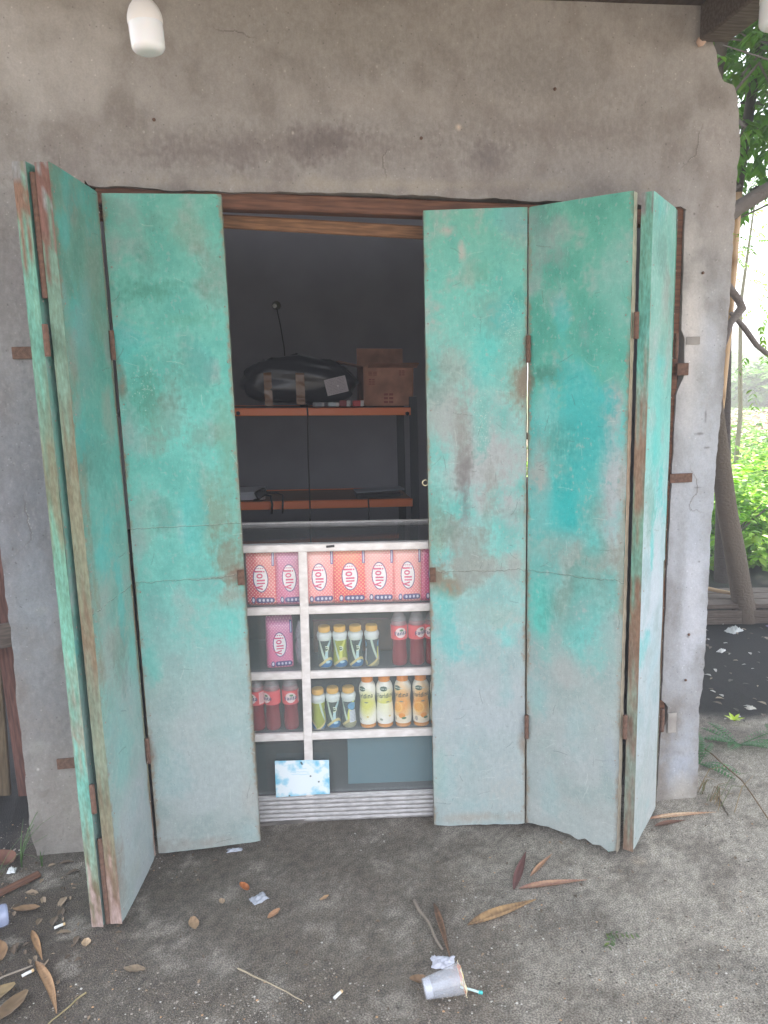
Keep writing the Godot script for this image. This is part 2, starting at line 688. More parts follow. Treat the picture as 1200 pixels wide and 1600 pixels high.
func building() -> void:
	house = thing("shop_building", "small grey plastered shop with teal folding metal doors standing open", "building")
	# front wall picture, 2.5 m x 3.05 m, from x -0.9 and y 2.98 down
	var G := c8(140, 136, 132)
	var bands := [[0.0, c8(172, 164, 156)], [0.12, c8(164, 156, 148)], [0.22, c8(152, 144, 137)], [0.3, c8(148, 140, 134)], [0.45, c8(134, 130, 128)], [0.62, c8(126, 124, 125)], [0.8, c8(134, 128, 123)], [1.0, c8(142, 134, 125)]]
	var W := 2.5
	var H := 3.05
	var bl := []
	var P := func(x: float, y: float, rx: float, ry: float, c: Color, k: float, rg: float): bl.append([(x + 0.9) / W, (2.98 - y) / H, rx / W, ry / H, c, k, rg])
	# right pier: pale, bluish lower down
	P.call(1.46, 1.4, 0.16, 1.0, c8(182, 177, 172), 0.9, 0.45)
	P.call(1.47, 0.9, 0.15, 0.9, c8(172, 174, 179), 0.85, 0.45)
	P.call(1.42, 1.75, 0.06, 0.36, c8(204, 194, 184), 0.85, 0.5)
	P.call(1.51, 1.6, 0.05, 0.34, c8(180, 180, 183), 0.7, 0.5)
	P.call(1.5, 2.2, 0.09, 0.3, c8(168, 158, 150), 0.7, 0.6)
	P.call(1.47, 0.75, 0.06, 0.25, c8(190, 188, 189), 0.8, 0.6)
	P.call(1.42, 0.9, 0.02, 0.3, c8(148, 146, 146), 0.6, 0.9)
	P.call(1.44, 0.12, 0.1, 0.16, c8(166, 168, 174), 0.8, 0.6)
	P.call(1.46, 0.0, 0.09, 0.07, c8(178, 168, 154), 0.8, 0.8)
	# upper wall mottling
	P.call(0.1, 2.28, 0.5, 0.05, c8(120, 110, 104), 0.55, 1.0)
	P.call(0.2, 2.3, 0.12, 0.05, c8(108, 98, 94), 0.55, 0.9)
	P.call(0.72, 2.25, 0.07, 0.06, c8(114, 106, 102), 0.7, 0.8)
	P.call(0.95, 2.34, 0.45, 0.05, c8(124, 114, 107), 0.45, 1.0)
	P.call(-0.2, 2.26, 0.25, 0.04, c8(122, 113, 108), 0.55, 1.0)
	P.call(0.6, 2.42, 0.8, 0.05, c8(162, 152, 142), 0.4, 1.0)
	P.call(0.9, 2.5, 0.35, 0.1, c8(134, 126, 119), 0.5, 0.9)
	P.call(1.15, 2.55, 0.12, 0.06, c8(172, 162, 152), 0.5, 1.0)
	P.call(-0.65, 2.6, 0.45, 0.3, c8(190, 183, 176), 0.8, 0.6)
	P.call(0.3, 2.6, 0.5, 0.12, c8(146, 138, 128), 0.5, 0.8)
	P.call(0.4, 2.175, 0.9, 0.022, c8(168, 156, 140), 0.55, 1.1)
	# left pier: dull, bluish dark in the middle, brown at the foot
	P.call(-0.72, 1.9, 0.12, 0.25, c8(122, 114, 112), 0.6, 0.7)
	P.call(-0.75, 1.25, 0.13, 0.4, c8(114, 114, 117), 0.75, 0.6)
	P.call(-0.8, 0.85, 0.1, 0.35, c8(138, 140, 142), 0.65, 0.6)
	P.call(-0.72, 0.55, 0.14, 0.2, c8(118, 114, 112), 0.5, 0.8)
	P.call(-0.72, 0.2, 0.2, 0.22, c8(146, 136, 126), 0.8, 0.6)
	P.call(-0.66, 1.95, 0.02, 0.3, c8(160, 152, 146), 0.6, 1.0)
	for i in 45:
		var x := rng.randf_range(-0.85, 1.55)
		var y := rng.randf_range(0.0, 2.75)
		var d := rng.randf() < 0.5
		P.call(x, y, rng.randf_range(0.01, 0.06), rng.randf_range(0.008, 0.045), c8(176, 168, 158) if d else c8(112, 104, 100), rng.randf_range(0.12, 0.32), 1.2)
	for i in 60:
		P.call(rng.randf_range(-0.85, 1.55), rng.randf_range(0.0, 2.75), rng.randf_range(0.002, 0.005), rng.randf_range(0.002, 0.006), c8(206, 196, 184) if rng.randf() < 0.6 else c8(80, 74, 70), 0.9, 0.3)
	P.call(0.62, 2.345, 0.012, 0.012, c8(214, 190, 168), 1.0, 0.3)
	# scratches on the right pier
	for q in [[1.49, 1.42, 0.005, 0.03], [1.47, 1.36, 0.02, 0.006], [1.5, 1.31, 0.014, 0.004], [1.47, 1.17, 0.018, 0.004], [1.49, 0.98, 0.004, 0.004], [1.49, 0.9, 0.005, 0.004], [1.46, 0.62, 0.005, 0.005], [1.455, 1.9, 0.004, 0.004]]:
		P.call(q[0], q[1], q[2], q[3], c8(96, 92, 90), 0.8, 0.5)
	var wm := mat(Color.WHITE, 0.95)
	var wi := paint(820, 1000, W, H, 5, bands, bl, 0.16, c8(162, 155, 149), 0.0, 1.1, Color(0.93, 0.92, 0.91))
	cracks(wi)
	wm.albedo_texture = tex_of(wi)
	wm.albedo_color = Color(1.0, 1.0, 1.0)
	wm.normal_enabled = true
	wm.normal_texture = plaster_normal()
	wm.normal_scale = 0.5
	M.wall = wm
	var xR := [[-0.2, 1.522], [0.0, 1.521], [0.04, 1.524], [0.367, 1.516], [0.40, 1.524], [0.454, 1.527], [0.7, 1.531], [1.01, 1.53], [1.194, 1.536], [1.529, 1.55], [1.808, 1.559], [2.158, 1.563], [2.24, 1.564], [2.278, 1.57], [2.376, 1.562], [2.454, 1.552], [2.482, 1.541], [2.49, 1.53], [2.495, 1.503], [2.505, 1.493], [2.53, 1.481], [2.595, 1.468], [2.619, 1.45], [2.66, 1.43], [2.98, 1.43]]
	var xL := [[-0.2, -0.86], [0.02, -0.86], [0.12, -0.876], [0.37, -0.87], [0.48, -0.866], [0.5, -0.872], [0.77, -0.863], [1.0, -0.865], [3.0, -0.868]]
	var top := func(x: float) -> float: return interp([[-0.56, 2.205], [-0.542, 2.193], [-0.505, 2.168], [-0.205, 2.153], [0.38, 2.147], [0.79, 2.131], [1.385, 2.113]], x) + nz.get_noise_1d(x * 900.0) * 0.006
	var s := st_new()
	# a row of patches: each is a strip between two x limits
	var patch := func(y0: float, y1: float, lx: Callable, rx: Callable, ny: int, nx: int):
		var pts := []
		for i in ny + 1:
			var row := []
			for j in nx + 1:
				var ty := lerpf(y0, y1, float(i) / ny)
				var a: float = lx.call(ty)
				var b: float = rx.call(ty)
				var x := lerpf(a, b, float(j) / nx)
				var y := ty
				var z := nz.get_noise_2d(x * 160.0, y * 160.0) * 0.003
				row.append(Vector3(x, y, z))
			pts.append(row)
		return pts
	var opL := func(y: float) -> float: return -0.512 + nz.get_noise_1d(y * 700.0 + 90.0) * 0.006
	var opR := func(y: float) -> float:
		return interp([[-0.2, 1.352], [0.04, 1.36], [0.27, 1.368], [0.285, 1.388], [0.36, 1.392], [0.38, 1.366], [1.0, 1.37], [1.5, 1.378], [1.56, 1.405], [1.69, 1.4], [1.71, 1.388], [2.11, 1.386], [3, 1.386]], y) + nz.get_noise_1d(y * 900.0) * 0.002
	var left: Array = patch.call(-0.12, 2.2, func(y): return interp(xL, y) + nz.get_noise_1d(y * 1300.0) * 0.004, opL, 110, 10)
	var right: Array = patch.call(-0.12, 2.1, opR, func(y): return interp(xR, y) + nz.get_noise_1d(y * 2300.0) * 0.004, 150, 8)
	# the wall over the opening
	var toprows := []
	for i in 101:
		var row := []
		for j in 101:
			var t := float(j) / 100
			var f := float(i) / 100
			var yy := lerpf(2.11, 2.98, f)
			var x := lerpf(interp(xL, yy), interp(xR, yy), t)
			var lo: float
			if x < opL.call(2.2):
				lo = 2.2
			elif x > opR.call(2.1):
				lo = 2.1
			else:
				lo = top.call(x)
			var y := lerpf(lo, 2.98, f)
			x = lerpf(interp(xL, y), interp(xR, y) + nz.get_noise_1d(y * 2300.0) * 0.004, t)
			row.append(Vector3(x, y, nz.get_noise_2d(x * 160.0, y * 160.0) * 0.003))
		toprows.append(row)
	var mesh := ArrayMesh.new()
	var T := 0.12
	for rows in [left, right, toprows]:
		var st := SurfaceTool.new()
		st.begin(Mesh.PRIMITIVE_TRIANGLES)
		var uvs := []
		for r in rows:
			var ur := []
			for p in r:
				ur.append(Vector2((p.x + 0.9) / W, (2.98 - p.y) / H))
			uvs.append(ur)
		st.append_from(sheet(rows, [], uvs, false, true), 0, Transform3D())
		# rim: rounded edge, then back to the depth of the wall
		var rim := []
		var nr: int = rows.size()
		var nc: int = rows[0].size()
		for i in nr:
			rim.append(rows[i][0])
		var loops := [[], []]
		for i in nr:
			loops[0].append(rows[nr - 1 - i][0])
			loops[1].append(rows[i][nc - 1])
		if rows == toprows:
			var lo := []
			for j in nc:
				lo.append(rows[0][j])
			loops.append(lo)
		for L in loops:
			var r2 := []
			var u2 := []
			for d in [0.0, 0.03, T]:
				var row := []
				var ur := []
				for p in L:
					var e := Vector3(p.x, p.y, p.z - d)
					row.append(e)
					ur.append(Vector2((p.x + 0.9 - d * 0.4) / W, (2.98 - p.y + d * 0.3) / H))
				r2.append(row)
				u2.append(ur)
			st.append_from(sheet(r2, [], u2), 0, Transform3D())
		st.append_from(box_mesh(Vector3(0.001, 0.001, 0.001)), 0, xf(rows[0][1] + Vector3(0, 0, -T)))
		st.commit(mesh)
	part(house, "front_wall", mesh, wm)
	# the inner half of the front wall, so that the room is closed
	var s2 := st_new()
	add_box(s2, xf(Vector3(-0.69, 1.42, -0.1)), Vector3(0.33, 3.1, 0.05))
	add_box(s2, xf(Vector3(1.452, 1.27, -0.1)), Vector3(0.1, 2.8, 0.05))
	add_box(s2, xf(Vector3(0.32, 2.6, -0.1)), Vector3(1.7, 0.76, 0.05))
	part(house, "inner_wall_face", s2.commit(), M.inner)
	var sw := st_new()
	add_box(sw, xf(Vector3(-0.81, 1.2, -1.4)), Vector3(0.1, 2.8, 2.56))
	part(house, "side_wall", sw.commit(), M.inner)
	# right side wall with a small opening towards the back
	sw = st_new()
	var X := 1.475
	add_box(sw, xf(Vector3(X, 1.2, -0.85)), Vector3(0.08, 2.8, 1.46))
	add_box(sw, xf(Vector3(X, 1.2, -2.34)), Vector3(0.08, 2.8, 0.68))
	add_box(sw, xf(Vector3(X, 0.38, -1.79)), Vector3(0.08, 1.16, 0.42))
	add_box(sw, xf(Vector3(X, 2.13, -1.79)), Vector3(0.08, 0.94, 0.42))
	part(house, "side_wall", sw.commit(), M.inner)
	part(house, "window_bar", box_mesh(Vector3(0.03, 0.035, 0.42), 0.004), M.wood, xf(Vector3(X, 1.22, -1.79)))
	sw = st_new()
	add_box(sw, xf(Vector3(0.33, 1.32, -2.72)), Vector3(2.37, 3.04, 0.08))
	part(house, "back_wall", sw.commit(), M.inner)
	var fl := mat(c8(120, 114, 108), 0.9)
	fl.albedo_texture = M.tone
	fl.uv1_triplanar = true
	part(house, "floor", box_mesh(Vector3(2.24, 0.1, 2.6)), fl, xf(Vector3(0.32, -0.035, -1.37)))
	# timber frame in the opening
	part(house, "door_jamb", box_mesh(Vector3(0.05, 2.2, 0.07), 0.004), M.wood, xf(Vector3(-0.528, 1.06, -0.04)))
	part(house, "door_jamb", box_mesh(Vector3(0.05, 2.15, 0.07), 0.004), M.wood, xf(Vector3(1.362, 1.04, -0.045)))
	part(house, "door_header", box_mesh(Vector3(1.84, 0.05, 0.06), 0.004), M.wood, xf(Vector3(0.43, 2.113, -0.05), Vector3(0, 0, -0.035)))
	var lb := part(house, "loose_board", box_mesh(Vector3(1.5, 0.042, 0.025), 0.004), M.wood_light, xf(Vector3(0.25, 2.064, -0.1), Vector3(0.2, 0, -0.055)))
	lb.set_meta("label", "pale brown board hanging askew under the door header")
	var dk := mat(c8(92, 78, 68), 0.9)
	dk.albedo_texture = M.wood_tex
	dk.uv1_triplanar = true
	dk.uv1_scale = Vector3(9, 9, 0.8)
	part(house, "wall_plate", box_mesh(Vector3(2.6, 0.12, 0.1), 0.006), dk, xf(Vector3(0.5, 2.773, 0.022), Vector3(0, 0, 0.004)))
	part(house, "roof_beam", box_mesh(Vector3(0.1, 0.11, 1.95), 0.006), M.wood_grey, xf(Vector3(1.447, 2.657, 0.995)))
	part(house, "roof_beam", box_mesh(Vector3(0.08, 0.1, 1.85), 0.006), M.wood_light, xf(Vector3(0.348, 2.722, 1.005)))
	part(house, "roof_beam", box_mesh(Vector3(0.08, 0.1, 1.85), 0.006), M.wood_grey, xf(Vector3(-0.86, 2.722, 0.985)))
	part(house, "roof_post", box_mesh(Vector3(0.08, 2.66, 0.08), 0.005), M.wood_grey, xf(Vector3(2.65, 1.27, 1.92)))
	part(house, "roof_post", box_mesh(Vector3(0.08, 2.7, 0.08), 0.005), M.wood_grey, xf(Vector3(-1.68, 1.32, 1.92)))
	part(house, "roof_beam", box_mesh(Vector3(4.6, 0.08, 0.08), 0.005), M.wood_grey, xf(Vector3(0.48, 2.72, 1.945)))
	# corrugated roof sheets
	var rm := mat(c8(120, 114, 108), 0.9)
	rm.albedo_texture = M.tone
	rm.uv1_triplanar = true
	for k in 5:
		var rows := []
		for i in 2:
			var row := []
			for j in 49:
				var x := -1.75 + k * 0.94 + j * 0.02
				var z := (-3.0 if k < 4 else 0.12) if i == 0 else 2.0
				row.append(Vector3(x, 2.985 - 0.08 * z + sin(j * 0.9) * 0.018 + k * 0.004, z))
			rows.append(row)
		part(house, "roof_sheet", sheet(rows), rm)
	# rusty straps and plates on the plaster
	for y in [1.687, 0.354]:
		part(house, "hinge_strap", box_mesh(Vector3(0.22, 0.036, 0.006), 0.001), M.rust, xf(Vector3(-0.655, y, 0.006)))
	var pale := mat(c8(184, 176, 168), 0.9)
	pale.albedo_texture = M.tone
	pale.uv1_triplanar = true
	part(house, "hinge_strap", box_mesh(Vector3(0.05, 0.026, 0.004), 0.001), pale, xf(Vector3(1.43, 1.678, 0.003)))
	part(house, "hinge_strap", box_mesh(Vector3(0.085, 0.032, 0.006), 0.001), M.rust, xf(Vector3(1.403, 1.208, 0.006)))
	part(house, "hinge_strap", box_mesh(Vector3(0.034, 0.078, 0.005), 0.001), pale, xf(Vector3(1.406, 0.293, 0.006)))
	part(house, "hinge_strap", box_mesh(Vector3(0.042, 0.042, 0.012), 0.002), M.rust, xf(Vector3(1.392, 1.583, 0.008)))
	part(house, "stone_chip", lathe(smooth_prof([[0.004, 0.0], [0.016, 0.008], [0.012, 0.022], [0.002, 0.028]]), 7), mat(c8(206, 176, 156), 0.9), xf(Vector3(1.418, 2.602, 0.012), Vector3(0.3, 0.4, 1.2)))
	var nail := lathe([[0.005, 0.0], [0.005, 0.003], [0.0005, 0.004]], 8)
	for p in [[1.455, 0.455], [1.46, 0.63], [1.455, 1.9], [0.5, 2.31], [-0.3, 2.35], [0.93, 2.46]]:
		part(house, "nail", nail, M.rust, xf(Vector3(p[0], p[1], 0.003), Vector3(PI / 2, 0, 0)))

func cracks(im: Image) -> void:
	var r := RandomNumberGenerator.new()
	r.seed = 404
	for q in [[105, 235, 1.5, 60], [610, 320, -0.9, 70], [742, 250, -1.2, 60], [770, 560, 1.4, 90], [40, 560, 1.7, 70], [420, 262, -1.3, 40], [790, 900, -1.0, 50], [255, 120, 0.3, 50]]:
		var p := Vector2(q[0], q[1])
		var a: float = q[2]
		for i in int(q[3]):
			a += r.randfn() * 0.28
			a = lerpf(a, q[2], 0.12)
			p += Vector2.from_angle(a)
			if p.x < 1 or p.y < 1 or p.x > im.get_width() - 2 or p.y > im.get_height() - 2:
				break
			var k := 0.55 * sin(PI * i / q[3])
			im.set_pixelv(Vector2i(p), im.get_pixelv(Vector2i(p)).lerp(c8(84, 76, 70), k))
			if r.randf() < 0.3:
				im.set_pixelv(Vector2i(p) + Vector2i(1, 0), im.get_pixelv(Vector2i(p) + Vector2i(1, 0)).lerp(c8(190, 182, 172), k))
	for y in im.get_height():
		for x in im.get_width():
			var c := im.get_pixel(x, y)
			im.set_pixel(x, y, Color(minf(1.0, c.r * 1.0), minf(1.0, c.g * 1.015), minf(1.0, c.b * 1.03)))

func plaster_normal() -> ImageTexture:
	var n := FastNoiseLite.new()
	n.seed = 91
	n.fractal_octaves = 6
	n.frequency = 0.02
	n.noise_type = FastNoiseLite.TYPE_SIMPLEX
	var im := n.get_image(1024, 1024)
	im.convert(Image.FORMAT_RGB8)
	im.bump_map_to_normal_map(4.0)
	return tex_of(im)

# ------------------------------------------------------------------ folding door leaves
func leaf(called_label: String, a: Vector2, b: Vector2, y0: float, img: Image, edgec: Array, sd: int, ragged := 0.0, backc := c8(96, 150, 136)) -> Node3D:
	var w := (b - a).length()
	var H := 2.1
	var d := (b - a) / w
	var o := Node3D.new()
	o.name = "door_leaf"
	var k := 0
	while house.has_node(NodePath(String(o.name))):
		k += 1
		o.name = "door_leaf_%03d" % k
	house.add_child(o, true)
	o.position = Vector3(a.x, y0, a.y)
	o.rotation.y = atan2(-d.y, d.x)
	o.set_meta("label", called_label)
	var m := mat(Color.WHITE, 0.62)
	m.albedo_texture = tex_of(img)
	m.metallic_specular = 0.35
	m.normal_enabled = true
	m.normal_texture = M.sheet_normal
	m.normal_scale = 0.35
	# front sheet of two plates with a lapped seam
	for pl in 2:
		var lo := 0.0 if pl == 0 else H * 0.448
		var hi := H * 0.452 if pl == 0 else H
		var rows := []
		var uvs := []
		for i in 41:
			var row := []
			var ur := []
			for j in 13:
				var u := float(j) / 12
				var v := lerpf(lo, hi, float(i) / 40)
				if i == 0 and pl == 0:
					v += ragged * (0.25 + 0.5 * nz.get_noise_1d(u * 160.0 + sd * 40.0) + 0.35 * nz2.get_noise_1d(u * 1500.0))
				var z := nz.get_noise_2d(u * 55.0 + sd * 100.0, v * 75.0) * 0.0045 + (0.0024 if pl == 1 else 0.0)
				if pl == 1 and i == 0:
					z += 0.0015
				var e := minf(u, 1.0 - u)
				if e < 0.01:
					z -= 0.003
				row.append(Vector3(u * w, v, z))
				ur.append(Vector2(u, 1.0 - v / H))
			rows.append(row)
			uvs.append(ur)
		part(o, "metal_sheet", sheet(rows, [], uvs, false, true), m)
	# timber frame behind it
	var bm := mat(backc, 0.8)
	part(o, "back_frame", box_mesh(Vector3(w - 0.004, H - 0.02, 0.022), 0.002), bm, xf(Vector3(w / 2, H / 2 + 0.004, -0.0195)))
	for side in 2:
		var rows := []
		var cols := []
		var x := -0.001 if side == 0 else w + 0.001
		for i in 121:
			var v := float(i) / 120
			var row := []
			var cr := []
			for j in 5:
				var z := lerpf(-0.033, 0.001, float(j) / 4)
				row.append(Vector3(x + (nz.get_noise_2d(v * 3000.0, j * 40.0 + sd) * 0.0015), v * (H - 0.004) + 0.002, z))
				var c := Color(0.3, 0.3, 0.3)
				var t := (1.0 - v) + nz2.get_noise_2d(v * 700.0 + sd * 31.0, j * 60.0) * 0.09
				for q in edgec.size() - 1:
					if t >= edgec[q][0]:
						c = edgec[q][1].lerp(edgec[q + 1][1], clampf((t - edgec[q][0]) / (edgec[q + 1][0] - edgec[q][0]), 0.0, 1.0))
				var g := 1.02 + nz2.get_noise_2d(v * 900.0 + 900.0, j * 30.0 + sd * 7.0) * 0.25
				cr.append(Color(c.r * g, c.g * g, c.b * g))
			rows.append(row)
			cols.append(cr)
		part(o, "edge_board", sheet(rows, cols, [], false, side == 1), M.edge)
	# nail heads along the rim of the sheet
	var s := st_new()
	var nail := lathe([[0.0028, 0.0], [0.0022, 0.0014], [0.0003, 0.0018]], 6)
	for i in 15:
		for u in [0.012, w - 0.012]:
			s.append_from(nail, 0, xf(Vector3(u + rng.randf_range(-0.003, 0.003), 0.06 + i * 0.142 + rng.randf_range(-0.02, 0.02), 0.004), Vector3(PI / 2, 0, 0)))
	var nn := part(o, "nail_heads", s.commit(), mat(c8(150, 140, 130), 0.6))
	nn.set_meta("kind", "stuff")
	return o

func hinge(p: Vector3, h: float, parent: Node3D, yaw := 0.0, wide := 0.018) -> void:
	# a knuckle barrel with two plates
	var s := st_new()
	var loc := parent.transform.affine_inverse()
	var bar := lathe([[0.0005, -h / 2], [0.0075, -h / 2], [0.0078, -0.002], [0.007, 0.0], [0.0078, 0.002], [0.0075, h / 2], [0.0005, h / 2]], 10)
	s.append_from(bar, 0, xf(Vector3(0, 0, 0.004)))
	add_box(s, xf(Vector3(-wide / 2, h * 0.24, 0)), Vector3(wide, h * 0.5, 0.004), 0.001)
	add_box(s, xf(Vector3(wide / 2, -h * 0.24, 0)), Vector3(wide, h * 0.5, 0.004), 0.001)
	part(parent, "hinge", s.commit(), M.rust, loc * xf(p, Vector3(0, yaw, 0)))

func doors() -> void:
	var im := FastNoiseLite.new()
	im.seed = 55
	im.fractal_octaves = 5
	im.frequency = 0.02
	var ni := im.get_image(256, 1024)
	ni.convert(Image.FORMAT_RGB8)
	ni.bump_map_to_normal_map(3.0)
	M.sheet_normal = tex_of(ni)
	var teal := c8(116, 186, 170)
	var bright := c8(92, 190, 178)
	var deep := c8(54, 168, 162)
	var green := c8(100, 168, 146)
	var dgreen := c8(80, 146, 126)
	var grey := c8(160, 166, 160)
	var blue := c8(164, 178, 178)
	var taupe := c8(134, 134, 120)
	var rust := c8(130, 108, 90)
	var w := 0.325
	# --- leaf C: left front
	var C := paint(210, 1300, w, 2.1, 101, [[0.0, c8(112, 176, 156)], [0.1, c8(114, 184, 166)], [0.3, c8(112, 190, 174)], [0.55, c8(120, 188, 174)], [0.66, c8(134, 184, 174)], [0.78, c8(158, 180, 174)], [1.0, c8(160, 166, 160)]], [
		[0.35, 0.13, 0.35, 0.02, dgreen, 0.7, 0.9], [0.6, 0.17, 0.3, 0.014, green, 0.7, 1.0], [0.25, 0.27, 0.17, 0.06, dgreen, 0.75, 0.7], [0.28, 0.34, 0.14, 0.04, green, 0.7, 0.9],
		[0.5, 0.32, 0.24, 0.06, c8(120, 200, 186), 0.6, 0.5], [0.84, 0.245, 0.07, 0.02, grey, 0.85, 0.8], [0.92, 0.36, 0.12, 0.1, c8(118, 162, 140), 0.7, 0.6], [0.8, 0.46, 0.26, 0.07, c8(126, 150, 130), 0.85, 0.7],
		[0.86, 0.515, 0.2, 0.05, c8(128, 132, 114), 0.8, 0.9], [0.95, 0.553, 0.16, 0.018, rust, 0.95, 0.6], [0.9, 0.585, 0.22, 0.02, c8(150, 146, 132), 0.7, 0.9], [0.75, 0.553, 0.3, 0.006, c8(140, 138, 124), 0.7, 0.8],
		[0.5, 0.4, 0.14, 0.05, c8(96, 172, 158), 0.6, 0.9], [0.45, 0.47, 0.05, 0.03, c8(164, 184, 176), 0.7, 0.8], [0.14, 0.46, 0.1, 0.05, c8(134, 176, 160), 0.6, 0.9], [0.15, 0.72, 0.14, 0.06, c8(150, 176, 166), 0.6, 0.9],
		[0.8, 0.64, 0.16, 0.04, c8(108, 192, 178), 0.7, 0.9], [0.1, 0.68, 0.14, 0.03, c8(104, 188, 174), 0.6, 0.9], [0.7, 0.72, 0.3, 0.05, c8(150, 178, 174), 0.7, 0.8], [0.45, 0.86, 0.6, 0.1, c8(168, 178, 176), 0.75, 0.8],
		[0.12, 0.83, 0.1, 0.05, c8(130, 178, 168), 0.5, 0.9], [0.5, 0.99, 0.7, 0.015, c8(142, 134, 122), 0.7, 0.9], [0.03, 0.25, 0.05, 0.03, rust, 0.7, 0.6], [0.03, 0.835, 0.05, 0.025, rust, 0.7, 0.6],
		[0.7, 0.05, 0.2, 0.03, c8(140, 160, 142), 0.5, 1.0], [0.95, 0.93, 0.1, 0.06, c8(164, 160, 150), 0.6, 0.9]], 0.35, grey, 0.012)
	speck(C, 0.22, 0.26, 0.12, 0.035, c8(206, 216, 206), 60, 1)
	crease(C, 0.552, 0.004)
	crease(C, 0.47, 0.001)
	# --- leaf D: right front
	var D := paint(210, 1300, w, 2.1, 202, [[0.0, c8(118, 180, 158)], [0.12, c8(118, 190, 172)], [0.3, c8(140, 190, 178)], [0.5, c8(126, 188, 176)], [0.62, c8(146, 184, 176)], [0.75, blue], [1.0, c8(162, 174, 170)]], [
		[0.24, 0.03, 0.1, 0.012, c8(186, 178, 166), 0.9, 0.8], [0.36, 0.06, 0.05, 0.018, c8(186, 178, 166), 0.85, 1.0], [0.45, 0.1, 0.06, 0.02, c8(172, 174, 160), 0.7, 1.1], [0.2, 0.23, 0.22, 0.05, c8(154, 166, 156), 0.9, 0.8],
		[0.2, 0.3, 0.3, 0.07, c8(158, 166, 158), 0.9, 0.7], [0.6, 0.38, 0.5, 0.12, c8(168, 170, 166), 1.0, 0.7], [0.85, 0.46, 0.2, 0.07, c8(172, 170, 166), 0.85, 0.8], [0.62, 0.2, 0.2, 0.07, c8(96, 192, 180), 0.8, 0.8],
		[0.56, 0.09, 0.16, 0.03, green, 0.6, 0.9], [0.9, 0.13, 0.12, 0.02, dgreen, 0.7, 0.9], [0.9, 0.19, 0.14, 0.05, c8(124, 180, 164), 0.8, 0.8], [0.55, 0.32, 0.1, 0.05, c8(110, 178, 164), 0.7, 1.0],
		[0.36, 0.35, 0.1, 0.09, c8(136, 132, 122), 0.5, 0.8], [0.37, 0.44, 0.08, 0.09, c8(116, 110, 108), 0.6, 0.8], [0.28, 0.5, 0.06, 0.06, c8(128, 126, 116), 0.6, 0.7], [0.08, 0.5, 0.12, 0.06, c8(136, 160, 140), 0.7, 0.8],
		[0.97, 0.255, 0.09, 0.03, rust, 0.95, 0.8], [0.93, 0.26, 0.16, 0.05, c8(140, 130, 112), 0.7, 0.9], [0.6, 0.49, 0.3, 0.03, c8(114, 194, 182), 0.7, 0.8], [0.4, 0.545, 0.7, 0.025, c8(158, 158, 148), 0.9, 0.8],
		[0.08, 0.555, 0.12, 0.03, c8(132, 114, 94), 0.85, 0.8], [0.22, 0.58, 0.14, 0.022, c8(140, 118, 96), 0.9, 0.7], [0.14, 0.63, 0.16, 0.05, c8(106, 186, 176), 0.8, 0.8], [0.55, 0.62, 0.3, 0.03, c8(150, 172, 162), 0.7, 0.9],
		[0.85, 0.67, 0.14, 0.02, c8(116, 198, 188), 0.8, 0.9], [0.08, 0.73, 0.1, 0.05, c8(128, 186, 176), 0.7, 0.8], [0.55, 0.8, 0.6, 0.1, c8(168, 178, 182), 0.8, 0.7], [0.97, 0.855, 0.06, 0.02, rust, 0.8, 0.7],
		[0.08, 0.9, 0.08, 0.06, c8(136, 180, 168), 0.6, 0.9], [0.5, 0.985, 0.6, 0.012, c8(158, 146, 130), 0.8, 0.8]], 0.45, c8(166, 166, 158), 0.012)
	speck(D, 0.84, 0.17, 0.1, 0.05, c8(206, 212, 204), 120, 2)
	speck(D, 0.56, 0.32, 0.09, 0.05, c8(206, 212, 204), 120, 3)
	speck(D, 0.1, 0.5, 0.1, 0.06, c8(110, 104, 90), 60, 4)
	crease(D, 0.552, 0.004)
